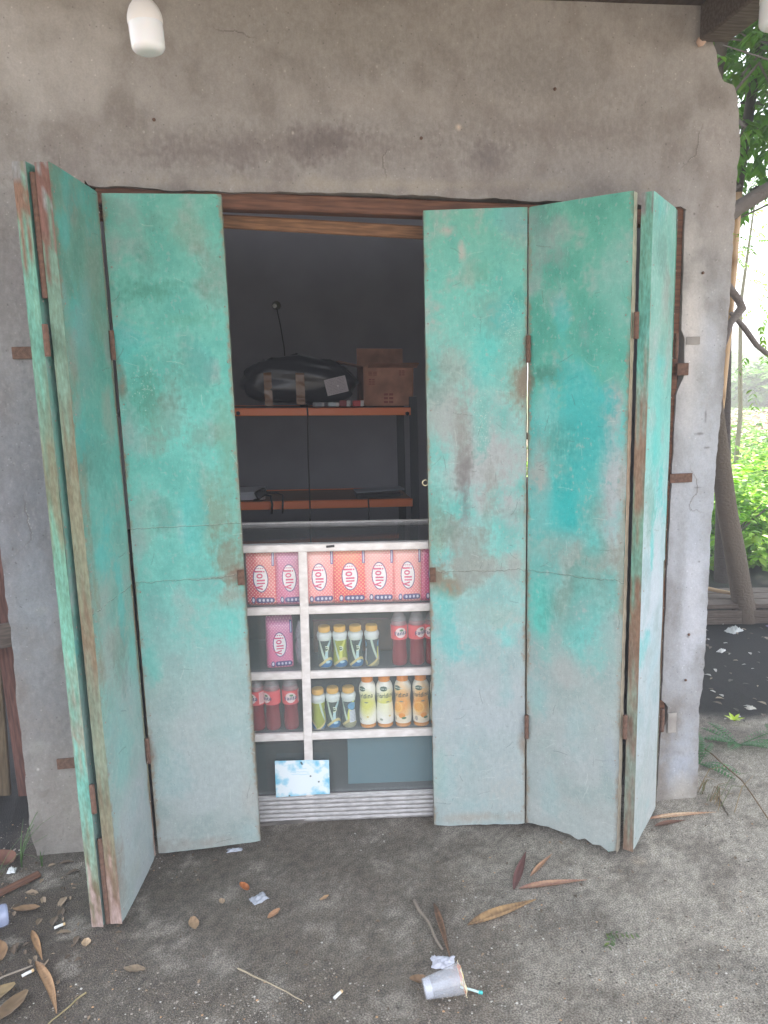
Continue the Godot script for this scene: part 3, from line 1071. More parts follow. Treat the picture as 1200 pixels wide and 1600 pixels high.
	# --- leaf E
	var E := paint(210, 1300, w, 2.1, 303, [[0.0, c8(108, 178, 154)], [0.15, c8(94, 170, 148)], [0.26, c8(96, 174, 154)], [0.32, c8(104, 188, 178)], [0.5, c8(120, 180, 170)], [0.65, c8(128, 176, 164)], [0.72, c8(156, 172, 166)], [1.0, c8(160, 166, 160)]], [
		[0.25, 0.08, 0.22, 0.02, dgreen, 0.7, 0.9], [0.2, 0.245, 0.28, 0.014, c8(74, 138, 120), 0.8, 0.8], [0.84, 0.13, 0.2, 0.09, c8(128, 182, 166), 0.7, 0.6], [0.85, 0.3, 0.16, 0.05, grey, 0.8, 0.7],
		[0.88, 0.42, 0.2, 0.12, c8(172, 174, 172), 0.95, 0.6], [0.55, 0.33, 0.3, 0.08, deep, 0.8, 1.0], [0.45, 0.43, 0.24, 0.1, c8(48, 170, 165), 0.95, 1.0], [0.62, 0.36, 0.16, 0.1, c8(66, 172, 166), 0.8, 0.6],
		[0.12, 0.4, 0.14, 0.1, c8(164, 166, 158), 0.9, 0.7], [0.2, 0.3, 0.16, 0.04, c8(120, 194, 184), 0.7, 0.7], [0.12, 0.52, 0.12, 0.03, c8(104, 184, 174), 0.7, 0.8], [0.5, 0.52, 0.5, 0.04, c8(158, 162, 152), 0.8, 0.8],
		[0.7, 0.5, 0.12, 0.03, c8(92, 186, 176), 0.8, 0.9], [0.62, 0.56, 0.14, 0.03, c8(98, 186, 174), 0.7, 0.9], [0.14, 0.63, 0.16, 0.1, c8(92, 186, 170), 0.9, 0.7], [0.62, 0.64, 0.28, 0.06, c8(96, 190, 178), 0.9, 0.7],
		[0.4, 0.6, 0.1, 0.04, c8(152, 164, 152), 0.8, 0.9], [0.42, 0.72, 0.18, 0.05, c8(166, 168, 162), 0.85, 0.8], [0.8, 0.68, 0.12, 0.05, c8(110, 188, 176), 0.8, 0.9], [0.1, 0.77, 0.1, 0.03, c8(120, 180, 166), 0.7, 0.9],
		[0.6, 0.84, 0.5, 0.08, c8(168, 174, 172), 0.7, 0.8], [0.9, 0.85, 0.1, 0.05, c8(144, 158, 166), 0.6, 0.9], [0.3, 0.96, 0.4, 0.02, c8(176, 180, 174), 0.8, 0.9], [0.7, 0.95, 0.4, 0.03, c8(156, 156, 146), 0.7, 0.9],
		[0.02, 0.255, 0.06, 0.035, rust, 0.8, 0.8], [0.97, 0.56, 0.05, 0.25, c8(150, 146, 132), 0.6, 0.8]], 0.4, c8(166, 168, 160), 0.012)
	crease(E, 0.552, 0.004)
	# --- leaf F
	var F := paint(150, 1000, w, 2.1, 404, [[0.0, c8(124, 182, 164)], [0.2, c8(128, 176, 160)], [0.35, c8(128, 192, 180)], [0.46, c8(168, 192, 190)], [0.6, c8(184, 194, 196)], [0.8, c8(178, 194, 198)], [0.9, c8(184, 188, 184)], [1.0, c8(184, 186, 180)]], [
		[0.4, 0.33, 0.3, 0.12, c8(104, 190, 178), 0.8, 0.7], [0.6, 0.15, 0.3, 0.1, c8(136, 172, 154), 0.6, 0.8], [0.3, 0.43, 0.2, 0.06, c8(130, 196, 188), 0.7, 0.8], [0.5, 0.6, 0.4, 0.08, c8(190, 196, 200), 0.7, 0.8],
		[0.6, 0.7, 0.3, 0.08, c8(160, 192, 196), 0.6, 0.9]], 0.3, c8(180, 186, 186), 0.008)
	# --- leaf B
	var B := paint(150, 1000, w, 2.1, 505, [[0.0, c8(118, 160, 142)], [0.15, c8(114, 160, 142)], [0.3, c8(110, 174, 158)], [0.45, c8(118, 182, 168)], [0.55, c8(140, 174, 160)], [0.7, c8(124, 184, 170)], [0.82, c8(150, 180, 172)], [1.0, c8(166, 172, 174)]], [
		[0.45, 0.2, 0.3, 0.08, c8(96, 160, 146), 0.7, 0.8], [0.75, 0.15, 0.25, 0.1, c8(126, 150, 132), 0.7, 0.8], [0.5, 0.36, 0.3, 0.08, c8(100, 180, 166), 0.7, 0.7], [0.75, 0.3, 0.2, 0.05, c8(150, 164, 148), 0.6, 0.9],
		[0.3, 0.62, 0.25, 0.1, c8(158, 168, 158), 0.85, 0.8], [0.1, 0.4, 0.1, 0.3, c8(140, 138, 118), 0.7, 0.8], [0.85, 0.68, 0.15, 0.06, c8(100, 188, 174), 0.8, 0.8], [0.4, 0.78, 0.3, 0.06, c8(108, 190, 178), 0.7, 0.8],
		[0.6, 0.88, 0.5, 0.06, c8(170, 176, 180), 0.8, 0.8], [0.05, 0.93, 0.15, 0.06, rust, 0.6, 0.8]], 0.4, c8(154, 160, 150), 0.02)
	crease(B, 0.552, 0.004)
	var A := paint(60, 300, w, 2.1, 606, [[0.0, c8(112, 168, 150)], [1.0, c8(130, 168, 156)]], [], 0.5, grey, 0.01)

	scratches(C, 70, 1)
	scratches(D, 110, 2)
	scratches(E, 90, 3)
	scratches(F, 40, 4)
	scratches(B, 60, 5)
	var tg := lin(126, 176, 156)
	var edA := [[0.0, lin(140, 108, 90)], [0.07, lin(140, 110, 92)], [0.09, tg], [0.2, lin(106, 168, 150)], [0.38, lin(122, 122, 98)], [0.47, lin(112, 164, 142)], [0.62, lin(120, 182, 162)], [0.7, lin(150, 150, 134)], [0.76, lin(116, 186, 172)], [0.88, lin(138, 158, 138)], [0.95, lin(126, 110, 82)], [0.965, lin(178, 156, 148)], [1.2, lin(178, 156, 148)]]
	var edB := [[0.0, lin(132, 96, 86)], [0.09, lin(134, 98, 86)], [0.105, lin(118, 150, 132)], [0.25, lin(120, 152, 134)], [0.36, lin(124, 118, 94)], [0.5, lin(134, 142, 118)], [0.6, lin(126, 108, 86)], [0.72, lin(134, 150, 130)], [0.84, lin(140, 134, 110)], [0.93, lin(134, 108, 88)], [0.965, lin(180, 156, 148)], [1.2, lin(180, 156, 148)]]
	var edF := [[0.0, lin(134, 186, 168)], [0.12, lin(108, 178, 162)], [0.22, lin(106, 180, 168)], [0.29, lin(150, 162, 150)], [0.33, lin(150, 128, 108)], [0.42, lin(142, 118, 98)], [0.5, lin(116, 166, 148)], [0.56, lin(122, 160, 142)], [0.6, lin(132, 104, 84)], [0.7, lin(140, 120, 102)], [0.76, lin(138, 152, 136)], [0.82, lin(134, 108, 92)], [0.88, lin(138, 152, 140)], [0.97, lin(140, 116, 98)], [1.2, lin(140, 116, 98)]]
	var edE := [[0.0, lin(190, 196, 176)], [0.2, lin(186, 180, 156)], [0.35, lin(172, 150, 128)], [0.6, lin(168, 160, 142)], [1.2, lin(160, 150, 136)]]
	var edC := [[0.0, lin(140, 160, 140)], [0.5, lin(150, 140, 118)], [1.2, lin(150, 146, 130)]]
	var la := leaf("outermost left leaf folded edge-on against the wall, green wooden edge with a long slide bolt", Vector2(-0.565, 0.403), Vector2(-0.516, 0.082), 0.03, A, edA, 1)
	var lb := leaf("second leaf of the left door seen at a slant, rusty front edge", Vector2(-0.513, 0.399), Vector2(-0.464, 0.078), 0.03, B, edB, 2)
	var lc := leaf("left door leaf facing the front, teal fading to grey below with a rust patch at mid height", Vector2(-0.455, 0.068), Vector2(-0.116, 0.061), 0.03, C, edC, 3)
	var ld := leaf("right door leaf facing the front, greyish teal with a dark stain", Vector2(0.498, 0.025), Vector2(0.818, 0.076), -0.007, D, edC, 4, 0.006)
	var le := leaf("middle leaf of the right door with a deep teal patch and ragged foot", Vector2(0.823, 0.077), Vector2(1.061, 0.298), -0.007, E, edE, 5, 0.03)
	var lf := leaf("outermost right leaf folded back, pale lower half and rusty edge", Vector2(1.119, 0.3), Vector2(1.329, 0.053), -0.007, F, edF, 6)
	hinge(Vector3(-0.459, 1.70, 0.08), 0.085, lc, 0.3, 0.022)
	hinge(Vector3(-0.459, 0.41, 0.08), 0.085, lc, 0.3, 0.022)
	hinge(Vector3(-0.555, 1.70, 0.408), 0.08, lb, 0.0, 0.02)
	hinge(Vector3(-0.555, 0.44, 0.408), 0.085, lb, 0.0, 0.02)
	hinge(Vector3(0.82, 1.66, 0.084), 0.085, ld, -0.2, 0.018)
	hinge(Vector3(0.82, 0.372, 0.084), 0.085, ld, -0.2, 0.018)
	hinge(Vector3(1.078, 1.715, 0.294), 0.078, lf, 0.35, 0.02)
	hinge(Vector3(1.078, 0.445, 0.294), 0.08, lf, 0.35, 0.02)
	hinge(Vector3(1.352, 1.66, 0.03), 0.085, lf, 0.2, 0.026)
	hinge(Vector3(1.352, 0.32, 0.03), 0.085, lf, 0.2, 0.026)
	# slide bolts in the gap of the folded left leaves
	for q in [[1.80, 2.10], [0.03, 0.3]]:
		var s := st_new()
		var y0: float = q[0]
		var y1: float = q[1]
		s.append_from(tube_mesh([Vector3(0, y0, 0), Vector3(0, (y0 + y1) / 2, 0), Vector3(0, y1, 0)], [0.0075], 8), 0, Transform3D())
		for f in [0.03, 0.5, 0.95]:
			add_box(s, xf(Vector3(-0.002, lerpf(y0, y1, f), -0.002)), Vector3(0.02, 0.018, 0.016), 0.002)
		part(la, "slide_bolt", s.commit(), M.rust, la.transform.affine_inverse() * xf(Vector3(-0.553, 0.005, 0.392)))
	# latch remains on the middle edges
	part(lc, "latch_plate", box_mesh(Vector3(0.022, 0.05, 0.005), 0.001), M.rust, xf(Vector3(0.328, 0.935, 0.004)))
	part(ld, "latch_plate", box_mesh(Vector3(0.02, 0.05, 0.005), 0.001), M.rust, xf(Vector3(0.01, 0.93, 0.004)))

func speck(im: Image, u: float, v: float, ru: float, rv: float, c: Color, n: int, sd: int) -> void:
	var r := RandomNumberGenerator.new()
	r.seed = sd
	for i in n:
		var x := int((u + r.randfn() * ru * 0.5) * im.get_width())
		var y := int((v + r.randfn() * rv * 0.5) * im.get_height())
		if x >= 0 and y >= 0 and x < im.get_width() - 1 and y < im.get_height() - 2:
			im.set_pixel(x, y, im.get_pixel(x, y).lerp(c, r.randf_range(0.4, 0.95)))
			if r.randf() < 0.5:
				im.set_pixel(x, y + 1, im.get_pixel(x, y + 1).lerp(c, 0.6))

func scratches(im: Image, n: int, sd: int) -> void:
	var r := RandomNumberGenerator.new()
	r.seed = sd + 500
	for i in n:
		var p := Vector2(r.randf() * im.get_width(), r.randf() * im.get_height())
		var d := Vector2.from_angle(r.randf_range(-0.5, 0.5) + (PI / 2 if r.randf() < 0.45 else 0.0))
		var c := c8(206, 210, 202) if r.randf() < 0.55 else c8(84, 92, 86)
		var k := r.randf_range(0.15, 0.55)
		for t in r.randi_range(4, 34):
			p += d
			d = d.rotated(r.randf_range(-0.12, 0.12))
			if p.x < 0 or p.y < 0 or p.x >= im.get_width() or p.y >= im.get_height():
				break
			im.set_pixelv(Vector2i(p), im.get_pixelv(Vector2i(p)).lerp(c, k))

func crease(im: Image, v: float, amp: float) -> void:
	for x in im.get_width():
		var y := int((v + amp * nz.get_noise_1d(x * 2.0)) * im.get_height())
		if nz3.get_noise_1d(x * 9.0 + v * 999.0) > -0.3:
			im.set_pixel(x, y, im.get_pixel(x, y).lerp(c8(188, 188, 176), 0.55))
		im.set_pixel(x, y + 1, im.get_pixel(x, y + 1).darkened(0.3))

# ------------------------------------------------------------------ glass display cabinet
var cab: Transform3D

func cp(s: float, y: float, d: float) -> Vector3:
	return cab * Vector3(s, y, -d)

func cabinet() -> void:
	cab = Transform3D(Basis(Vector3.UP, deg_to_rad(-5.0)) * Basis(Vector3.BACK, deg_to_rad(-1.0)), Vector3(-0.13, 0.002, -0.085))
	var k := thing("display_cabinet", "aluminium and glass display counter standing in the doorway between the teal doors", "display cabinet")
	k.transform = cab
	var x0 := -0.31
	var x1 := 0.93
	var cx := (x0 + x1) / 2
	var L := x1 - x0
	var dep := 0.42
	part(k, "top_rail", box_mesh(Vector3(L, 0.027, 0.03), 0.003), M.alu, xf(Vector3(cx, 1.0215, -0.013)))
	part(k, "top_rail", box_mesh(Vector3(L, 0.022, 0.022), 0.003), M.alu, xf(Vector3(cx, 1.024, -dep)))
	for x in [x0, x1]:
		part(k, "top_rail", box_mesh(Vector3(0.025, 0.022, dep - 0.04), 0.003), M.alu, xf(Vector3(x + (0.0125 if x < 0 else -0.0125), 1.023, -dep / 2 - 0.004)))
	for y in [0.799, 0.563, 0.333]:
		part(k, "shelf_rail", box_mesh(Vector3(L - 0.05, 0.027, 0.016), 0.002), M.alu, xf(Vector3(cx, y, -0.012)))
	var shelfm := mat(c8(120, 122, 124), 0.4)
	for y in [0.799, 0.563, 0.333]:
		part(k, "shelf", box_mesh(Vector3(L - 0.06, 0.012, dep - 0.05), 0.001), shelfm, xf(Vector3(cx, y - 0.006, -dep / 2 - 0.006)))
	part(k, "mullion", box_mesh(Vector3(0.03, 0.905, 0.02), 0.002), M.alu, xf(Vector3(0.19, 0.556, -0.0085)))
	for x in [x0, x1]:
		for d in [0.012, dep]:
			part(k, "corner_post", box_mesh(Vector3(0.026, 1.0, 0.026), 0.002), M.alu, xf(Vector3(x + (0.013 if x < 0 else -0.013), 0.509, -d)))
	# ribbed kick plate
	var prof := []
	for i in 61:
		var y := 0.004 + 0.1 * i / 60.0
		var z := -0.004 + 0.0045 * absf(sin(PI * i / 60.0 * 6.0))
		prof.append(Vector2(y, z))
	var rows := []
	for j in 2:
		var row := []
		for p in prof:
			row.append(Vector3(x0 if j == 0 else x1, p.x, p.y))
		rows.append(row)
	var kick := mat(c8(196, 192, 190), 0.45, 0.2)
	kick.albedo_texture = M.tone
	kick.uv1_triplanar = true
	kick.uv1_scale = Vector3(3, 12, 3)
	part(k, "kick_plate", sheet(rows, [], [], false, false), kick)
	part(k, "kick_plate_back", box_mesh(Vector3(L, 0.1, 0.012)), M.alu, xf(Vector3(cx, 0.054, -0.012)))
	# panes
	part(k, "glass_pane", box_mesh(Vector3(0.47, 0.9, 0.003)), M.glass, xf(Vector3(-0.06, 0.556, -0.024)))
	part(k, "glass_pane", box_mesh(Vector3(0.7, 0.9, 0.003)), M.glass, xf(Vector3(0.555, 0.556, -0.024)))
	part(k, "glass_top", box_mesh(Vector3(L - 0.05, 0.004, dep - 0.05)), M.glass, xf(Vector3(cx, 1.03, -dep / 2 - 0.006)))
	var backm := mat(c8(92, 88, 90), 0.7)
	part(k, "back_panel", box_mesh(Vector3(L - 0.05, 0.9, 0.006)), backm, xf(Vector3(cx, 0.556, -dep + 0.004)))
	for x in [x0 + 0.004, x1 - 0.004]:
		part(k, "side_panel", box_mesh(Vector3(0.004, 0.9, dep - 0.05)), backm, xf(Vector3(x, 0.556, -dep / 2)))
	part(k, "bottom_board", box_mesh(Vector3(L - 0.02, 0.012, dep - 0.03)), backm, xf(Vector3(cx, 0.1, -dep / 2 - 0.006)))
	var bl := mat(c8(84, 116, 126), 0.4)
	part(k, "blue_panel", box_mesh(Vector3(0.6, 0.205, 0.006), 0.001), bl, xf(Vector3(0.63, 0.212, -0.07)))
	# dark tear in the film on the top rail
	part(k, "torn_sticker", box_mesh(Vector3(0.028, 0.008, 0.001)), mat(c8(70, 66, 66), 0.8), xf(Vector3(0.285, 1.026, 0.0027), Vector3(0, 0, 0.08)))
	# paper note on the outside of the glass
	var im := Image.create(120, 92, false, Image.FORMAT_RGB8)
	for y in 92:
		for x in 120:
			var n := nz2.get_noise_2d(x * 2.2, y * 2.2)
			var e := minf(minf(x, 119.0 - x) / 60.0, minf(y, 91.0 - y) / 46.0)
			var c := c8(226, 236, 240).lerp(c8(126, 196, 222), clampf(0.62 - e * 1.9 + n * 1.3, 0.0, 1.0))
			im.set_pixel(x, y, c)
	for q in [[30, 22], [34, 30], [36, 36]]:
		for i in 40:
			var x: int = q[0] + i
			var y: int = q[1] + int(nz3.get_noise_1d(x * 22.0 + q[1] * 50.0) * 4.0)
			im.set_pixel(x, y, im.get_pixel(x, y).lerp(c8(130, 190, 214), 0.6))
	for q in [[58, 6], [59, 8], [60, 10], [78, 42], [96, 58], [30, 90]]:
		ell(im, Vector2(q[0], q[1]), Vector2(2.2, 2.6), c8(70, 84, 90))
	var nm := mat(Color.WHITE, 0.8)
	nm.albedo_texture = tex_of(im)
	var r2 := []
	for i in 7:
		var row := []
		for j in 9:
			var u := float(j) / 8
			var v := float(i) / 6
			var curl := 0.004 * pow(maxf(0.0, u - 0.6) / 0.4, 2.0) * v
			row.append(cab * Vector3(lerpf(0.07, 0.263, u), lerpf(0.25 - 0.004 * u, 0.108 + 0.008 * u, v), 0.004 + curl + 0.0008 * sin(u * 9.0 + v * 4.0)))
		r2.append(row)
	nm.cull_mode = BaseMaterial3D.CULL_DISABLED
	var note := part(self, "paper_note", sheet(r2), nm)
	tag(note, "torn pale blue and white sheet stuck low on the cabinet glass", "paper")

# ------------------------------------------------------------------ goods in the cabinet
func pack_image(top: Color, bot: Color, accent: Color, sd: int) -> Image:
	var W := 144
	var H := 256
	var im := Image.create(W, H, false, Image.FORMAT_RGB8)
	for y in H:
		for x in W:
			var t := clampf(float(y) / H + 0.25 * sin(x * 0.04 + sd), 0.0, 1.0)
			var c := top.lerp(bot, t)
			var px := (x + y) % 16
			var py := (x - y + 1600) % 16
			var d := absf(px - 8.0) + absf(py - 8.0)
			if d < 4.2:
				c = c.lerp(accent, 0.95)
			if px == 0 or py == 0:
				c = c.lerp(accent, 0.18)
			im.set_pixel(x, y, c)
	# oval badge
	ell(im, Vector2(72, 124), Vector2(36, 60), c8(70, 44, 120), -0.05)
	ell(im, Vector2(72, 124), Vector2(32, 56), c8(250, 246, 248), -0.05)
	draw_text(im, "jolly", Vector2(71, 130), 36.0, c8(214, 40, 110), PI / 2, 0.84)
	for i in 5:
		ell(im, Vector2(52 + i * 10, 80), Vector2(4, 3), c8(206, 90, 130))
	# strip of round pictograms at the foot
	ell(im, Vector2(34, 218), Vector2(10, 15), c8(66, 60, 130))
	ell(im, Vector2(34, 218), Vector2(6, 10), c8(230, 226, 240))
	im.fill_rect(Rect2i(58, 206, 66, 24), c8(66, 60, 130))
	ell(im, Vector2(58, 218), Vector2(12, 12), c8(66, 60, 130))
	ell(im, Vector2(124, 218), Vector2(12, 12), c8(66, 60, 130))
	for i in 4:
		ell(im, Vector2(64 + i * 19, 218), Vector2(6, 7), c8(214, 214, 234))
	im.fill_rect(Rect2i(126, 14, 12, 56), c8(84, 74, 150))
	im.fill_rect(Rect2i(130, 18, 4, 48), c8(220, 220, 240))
	return im

func pack_mesh(w: float, h: float, d: float, sd: float) -> ArrayMesh:
	# a soft bag: front and back pillowed, sharp crimp on top
	var rows := []
	var uvs := []
	var ny := 14
	var nx := 32
	for i in ny + 1:
		var v := float(i) / ny
		var row := []
		var ur := []
		var squash := 1.0 - pow(absf(v * 2.0 - 1.0), 9.0) * 0.5
		if i == 0 or i == ny:
			squash = 0.0
		for j in nx + 1:
			var a := TAU * (j % nx) / nx + PI
			var cx := sin(a)
			var cz := cos(a)
			var e := 0.32
			var x := signf(cx) * pow(absf(cx), e) * w / 2 * (1.0 if squash > 0.0 else 0.92)
			var z := signf(cz) * pow(absf(cz), e) * d / 2 * squash
			if squash > 0.0:
				x *= 1.0 - 0.02 * (1.0 - squash)
				z += nz.get_noise_3d(x * 2500.0 + sd * 99.0, v * 260.0, cz * 30.0) * 0.006
			row.append(Vector3(x, v * h, z))
			ur.append(Vector2(clampf(0.5 + x / w, 0.0, 1.0) if cz > 0.0 else clampf(0.5 - x / w, 0.0, 1.0), 1.0 - v))
		rows.append(row)
		uvs.append(ur)
	return sheet(rows, [], uvs, true, true)

func bottle(n: String, label: String, group: String, at: Vector3, parts: Array, yaw := 0.0) -> Node3D:
	var o := thing(n, label, "bottle", at, group)
	o.rotation.y = yaw
	for p in parts:
		part(o, p[0], p[1], p[2])
	return o

func goods() -> void:
	# tissue packs
	var kinds := [
		pack_image(c8(240, 138, 138), c8(226, 70, 98), c8(255, 214, 190), 0),
		pack_image(c8(214, 130, 176), c8(226, 100, 148), c8(246, 186, 206), 1),
		pack_image(c8(250, 132, 112), c8(232, 40, 80), c8(255, 200, 130), 2),
		pack_image(c8(250, 176, 172), c8(246, 134, 140), c8(255, 214, 200), 3),
		pack_image(c8(196, 46, 120), c8(214, 44, 110), c8(232, 130, 170), 4)]
	var pm := []
	for im in kinds:
		var m := mat(Color.WHITE, 0.32)
		m.albedo_texture = tex_of(im)
		m.clearcoat_enabled = true
		m.clearcoat = 0.6
		m.clearcoat_roughness = 0.2
		pm.append(m)
	var spec := [[0.043, 0.105, 0, "salmon tissue pack at the left end of the top shelf, crinkled film"], [0.14, 0.1, 1, "lilac pink tissue pack left of the cabinet's upright bar"], [0.242, 0.106, 3, "salmon tissue pack just right of the cabinet's upright bar"], [0.347, 0.116, 2, "bright orange and red tissue pack in the middle of the top shelf"], [0.454, 0.106, 3, "pale salmon tissue pack right of the bright orange red one"], [0.552, 0.1, 3, "pale salmon tissue pack second from the right door on the top shelf"], [0.654, 0.11, 4, "dark magenta tissue pack half hidden behind the right door edge"]]
	for i in spec.size():
		var q: Array = spec[i]
		var o := part(self, "tissue_pack", pack_mesh(q[1], 0.212, 0.085, i), pm[q[2]])
		o.transform = Transform3D(cab.basis * Basis(Vector3.UP, rng.randf_range(-0.08, 0.08)), cp(q[0], 0.8, 0.075))
		tag(o, q[3], "tissue pack", "tissue packs in the display cabinet")
	var lo := part(self, "tissue_pack", pack_mesh(0.096, 0.195, 0.085, 9.0), pm[1])
	lo.transform = Transform3D(cab.basis * Basis(Vector3.UP, 0.12), cp(0.093, 0.5635, 0.09))
	tag(lo, "single pink tissue pack standing alone on the second shelf", "tissue pack", "tissue packs in the display cabinet")
	# clear bag beside it
	var rows := []
	for i in 13:
		var row := []
		for j in 17:
			var a := TAU * (j % 16) / 16
			var v := float(i) / 12
			var r := 0.03 * sqrt(sin(clampf(v, 0.02, 0.97) * PI)) * (1.0 + 0.35 * nz.get_noise_3d(cos(a) * 130.0, v * 400.0, sin(a) * 130.0))
			row.append(Vector3(sin(a) * r * 0.6, v * 0.17, cos(a) * r))
		rows.append(row)
	var bag := part(self, "plastic_bag", sheet(rows, [], [], true, true), M.plastic)
	bag.transform = Transform3D(cab.basis, cp(0.166, 0.563, 0.1))
	tag(bag, "crumpled clear plastic bag beside the single pink tissue pack", "plastic bag")

	# coconut drink bottles
	var cream := mat(c8(218, 226, 222), 0.35)
	var yel := mat(c8(226, 180, 84), 0.45)
	var cap := lathe([[0.0005, 0.1315], [0.0195, 0.1315], [0.0205, 0.133], [0.0205, 0.149], [0.019, 0.1515], [0.0005, 0.152]], 20)
	var ribs := st_new()
	for i in 24:
		var a := TAU * i / 24
		add_box(ribs, xf(Vector3(sin(a) * 0.0206, 0.141, cos(a) * 0.0206), Vector3(0, a, 0)), Vector3(0.0016, 0.014, 0.0012))
	var collar := lathe(smooth_prof([[0.018, 0.131], [0.0245, 0.128], [0.0268, 0.12], [0.026, 0.112], [0.0238, 0.108]], 3), 24)
	var body := lathe(smooth_prof([[0.0236, 0.004], [0.0258, 0.012], [0.026, 0.03], [0.0242, 0.055], [0.0232, 0.072], [0.024, 0.09], [0.0246, 0.102], [0.0238, 0.109]], 3), 28)
	var base := lathe([[0.0005, 0.0], [0.022, 0.0], [0.0238, 0.004], [0.0238, 0.0042]], 24)
	var clear := mat(c8(150, 146, 130), 0.15)
	var cm := []
	for v in 3:
		cm.append(coco_label(v))
	var coco := [[0.257, 0.5705, 0, 0.1, "left bottle of the four yellow capped drinks on the second shelf"], [0.312, 0.5705, 1, -0.1, "yellow green labelled bottle, second of four yellow capped drinks on the second shelf"], [0.368, 0.5705, 0, 0.05, "third bottle of the four yellow capped drinks on the second shelf"], [0.426, 0.5705, 2, 0.8, "right bottle of the four yellow capped drinks, turned to show the back of its label"], [0.229, 0.34, 1, 1.2, "yellow capped drink nearest the upright bar on the third shelf"], [0.282, 0.34, 0, 0.0, "middle yellow capped drink of three on the third shelf, green front label"], [0.339, 0.34, 2, -0.2, "yellow capped drink with blue barcode label beside the orange drinks"]]
	for q in coco:
		var o := bottle("coconut_drink_bottle", q[4], "yellow capped drink bottles in the cabinet", cp(q[0], q[1], 0.068 if q[0] > 0.24 else 0.06), [["bottle_base", base, clear], ["label_sleeve", body, cm[q[2]]], ["collar", collar, cream]], q[3] - 0.08)
		var c := part(o, "cap", cap, yel)
		part(c, "cap_ribs", ribs.commit() if not M.has("ribs") else M.ribs, yel)
	# orange drink bottles
	var ocap := mat(c8(238, 146, 36), 0.4)
	var oc := lathe([[0.0005, 0.172], [0.0205, 0.172], [0.021, 0.174], [0.0205, 0.193], [0.019, 0.196], [0.0005, 0.1965]], 20)
	var ob := lathe(smooth_prof([[0.0298, 0.016], [0.031, 0.03], [0.0312, 0.055], [0.0292, 0.08], [0.0268, 0.1], [0.0284, 0.118], [0.0302, 0.135], [0.0296, 0.15], [0.0255, 0.163], [0.0195, 0.172]], 3), 32)
	var obase := lathe(smooth_prof([[0.001, 0.0], [0.024, 0.0], [0.0285, 0.004], [0.0275, 0.009], [0.0298, 0.016]], 3), 24)
	var juice := mat(c8(222, 148, 62), 0.2)
	var om := [orange_label(0), orange_label(1), orange_label(2)]
	var oj := [[0.408, 0, -0.55, "pale yellow drink bottle with orange cap, leftmost of the orange capped row"], [0.47, 1, 0.05, "white and yellow drink bottle with its name facing forward under an orange cap"], [0.536, 2, -0.6, "orange labelled drink bottle, third of the orange capped row"], [0.602, 2, -0.15, "orange labelled drink bottle beside the right door, fourth of the orange capped row"], [0.666, 0, 0.3, "pale yellow drink bottle almost hidden behind the right door edge"]]
	for q in oj:
		bottle("juice_bottle", q[3], "orange capped drink bottles on the third shelf", cp(q[0], 0.34, 0.066), [["bottle_base", obase, juice], ["label_sleeve", ob, om[q[1]]], ["cap", oc, ocap]], q[2] - 0.1)
	# red soda bottles
	var liquid := mat(c8(136, 18, 36), 0.1)
	liquid.clearcoat_enabled = true
	liquid.clearcoat = 0.8
	liquid.clearcoat_roughness = 0.05
	var pet := mat(Color(0.93, 0.9, 0.9, 0.22), 0.06)
	pet.transparency = BaseMaterial3D.TRANSPARENCY_ALPHA
	var sl := lathe(smooth_prof([[0.001, 0.003], [0.021, 0.0], [0.0275, 0.006], [0.0285, 0.02], [0.0275, 0.05], [0.0255, 0.075], [0.0272, 0.092], [0.0292, 0.102]], 3), 28)
	var sl2 := lathe(smooth_prof([[0.0298, 0.15], [0.0285, 0.158], [0.0255, 0.165], [0.001, 0.166]], 3), 28)
	var neck := lathe(smooth_prof([[0.0297, 0.15], [0.0288, 0.16], [0.024, 0.176], [0.0165, 0.192], [0.0125, 0.201], [0.0125, 0.204]], 3), 28)
	var lab := lathe([[0.0299, 0.1], [0.0304, 0.102], [0.0306, 0.126], [0.0304, 0.151], [0.0299, 0.152]], 32)
	var scap := lathe([[0.0005, 0.202], [0.0145, 0.202], [0.0148, 0.217], [0.013, 0.219], [0.0005, 0.2195]], 18)
	var capm := mat(c8(196, 40, 48), 0.4)
	var lm := soda_label()
	var so := [[0.525, 0.5705, 0.15, "red soda bottle left of three on the second shelf, label turned away"], [0.588, 0.5705, 0.5, "middle red soda bottle of three on the second shelf by the right door"], [0.646, 0.5705, -0.4, "red soda bottle on the second shelf partly behind the right door edge"], [0.008, 0.34, -0.55, "red soda bottle on the third shelf partly behind the left door edge"], [0.064, 0.34, 2.4, "middle red soda bottle of three on the third shelf, left section"], [0.13, 0.34, 0.1, "red soda bottle with its round logo facing forward, beside the upright bar"]]
	for q in so:
		bottle("soda_bottle", q[3], "red soda bottles in the cabinet", cp(q[0], q[1], 0.07), [["liquid", sl, liquid], ["liquid_top", sl2, liquid], ["neck", neck, pet], ["label", lab, lm], ["cap", scap, capm]], q[2] - 0.1)
	# flattened carton at the back of the second shelf
	var card := mat(c8(150, 112, 84), 0.85)
	card.albedo_texture = M.tone
	card.uv1_triplanar = true
	var kb := thing("cabinet_carton", "brown opened carton behind the yellow capped bottles on the second shelf", "carton")
	kb.transform = Transform3D(cab.basis, cp(0.36, 0.57, 0.27))
	part(kb, "carton_body", box_mesh(Vector3(0.3, 0.125, 0.12), 0.003), card, xf(Vector3(0, 0.0625, 0)))
	part(kb, "flap", box_mesh(Vector3(0.28, 0.003, 0.07), 0.001), mat(c8(142, 74, 74), 0.8), xf(Vector3(-0.01, 0.135, 0.085), Vector3(-0.35, 0, 0)))

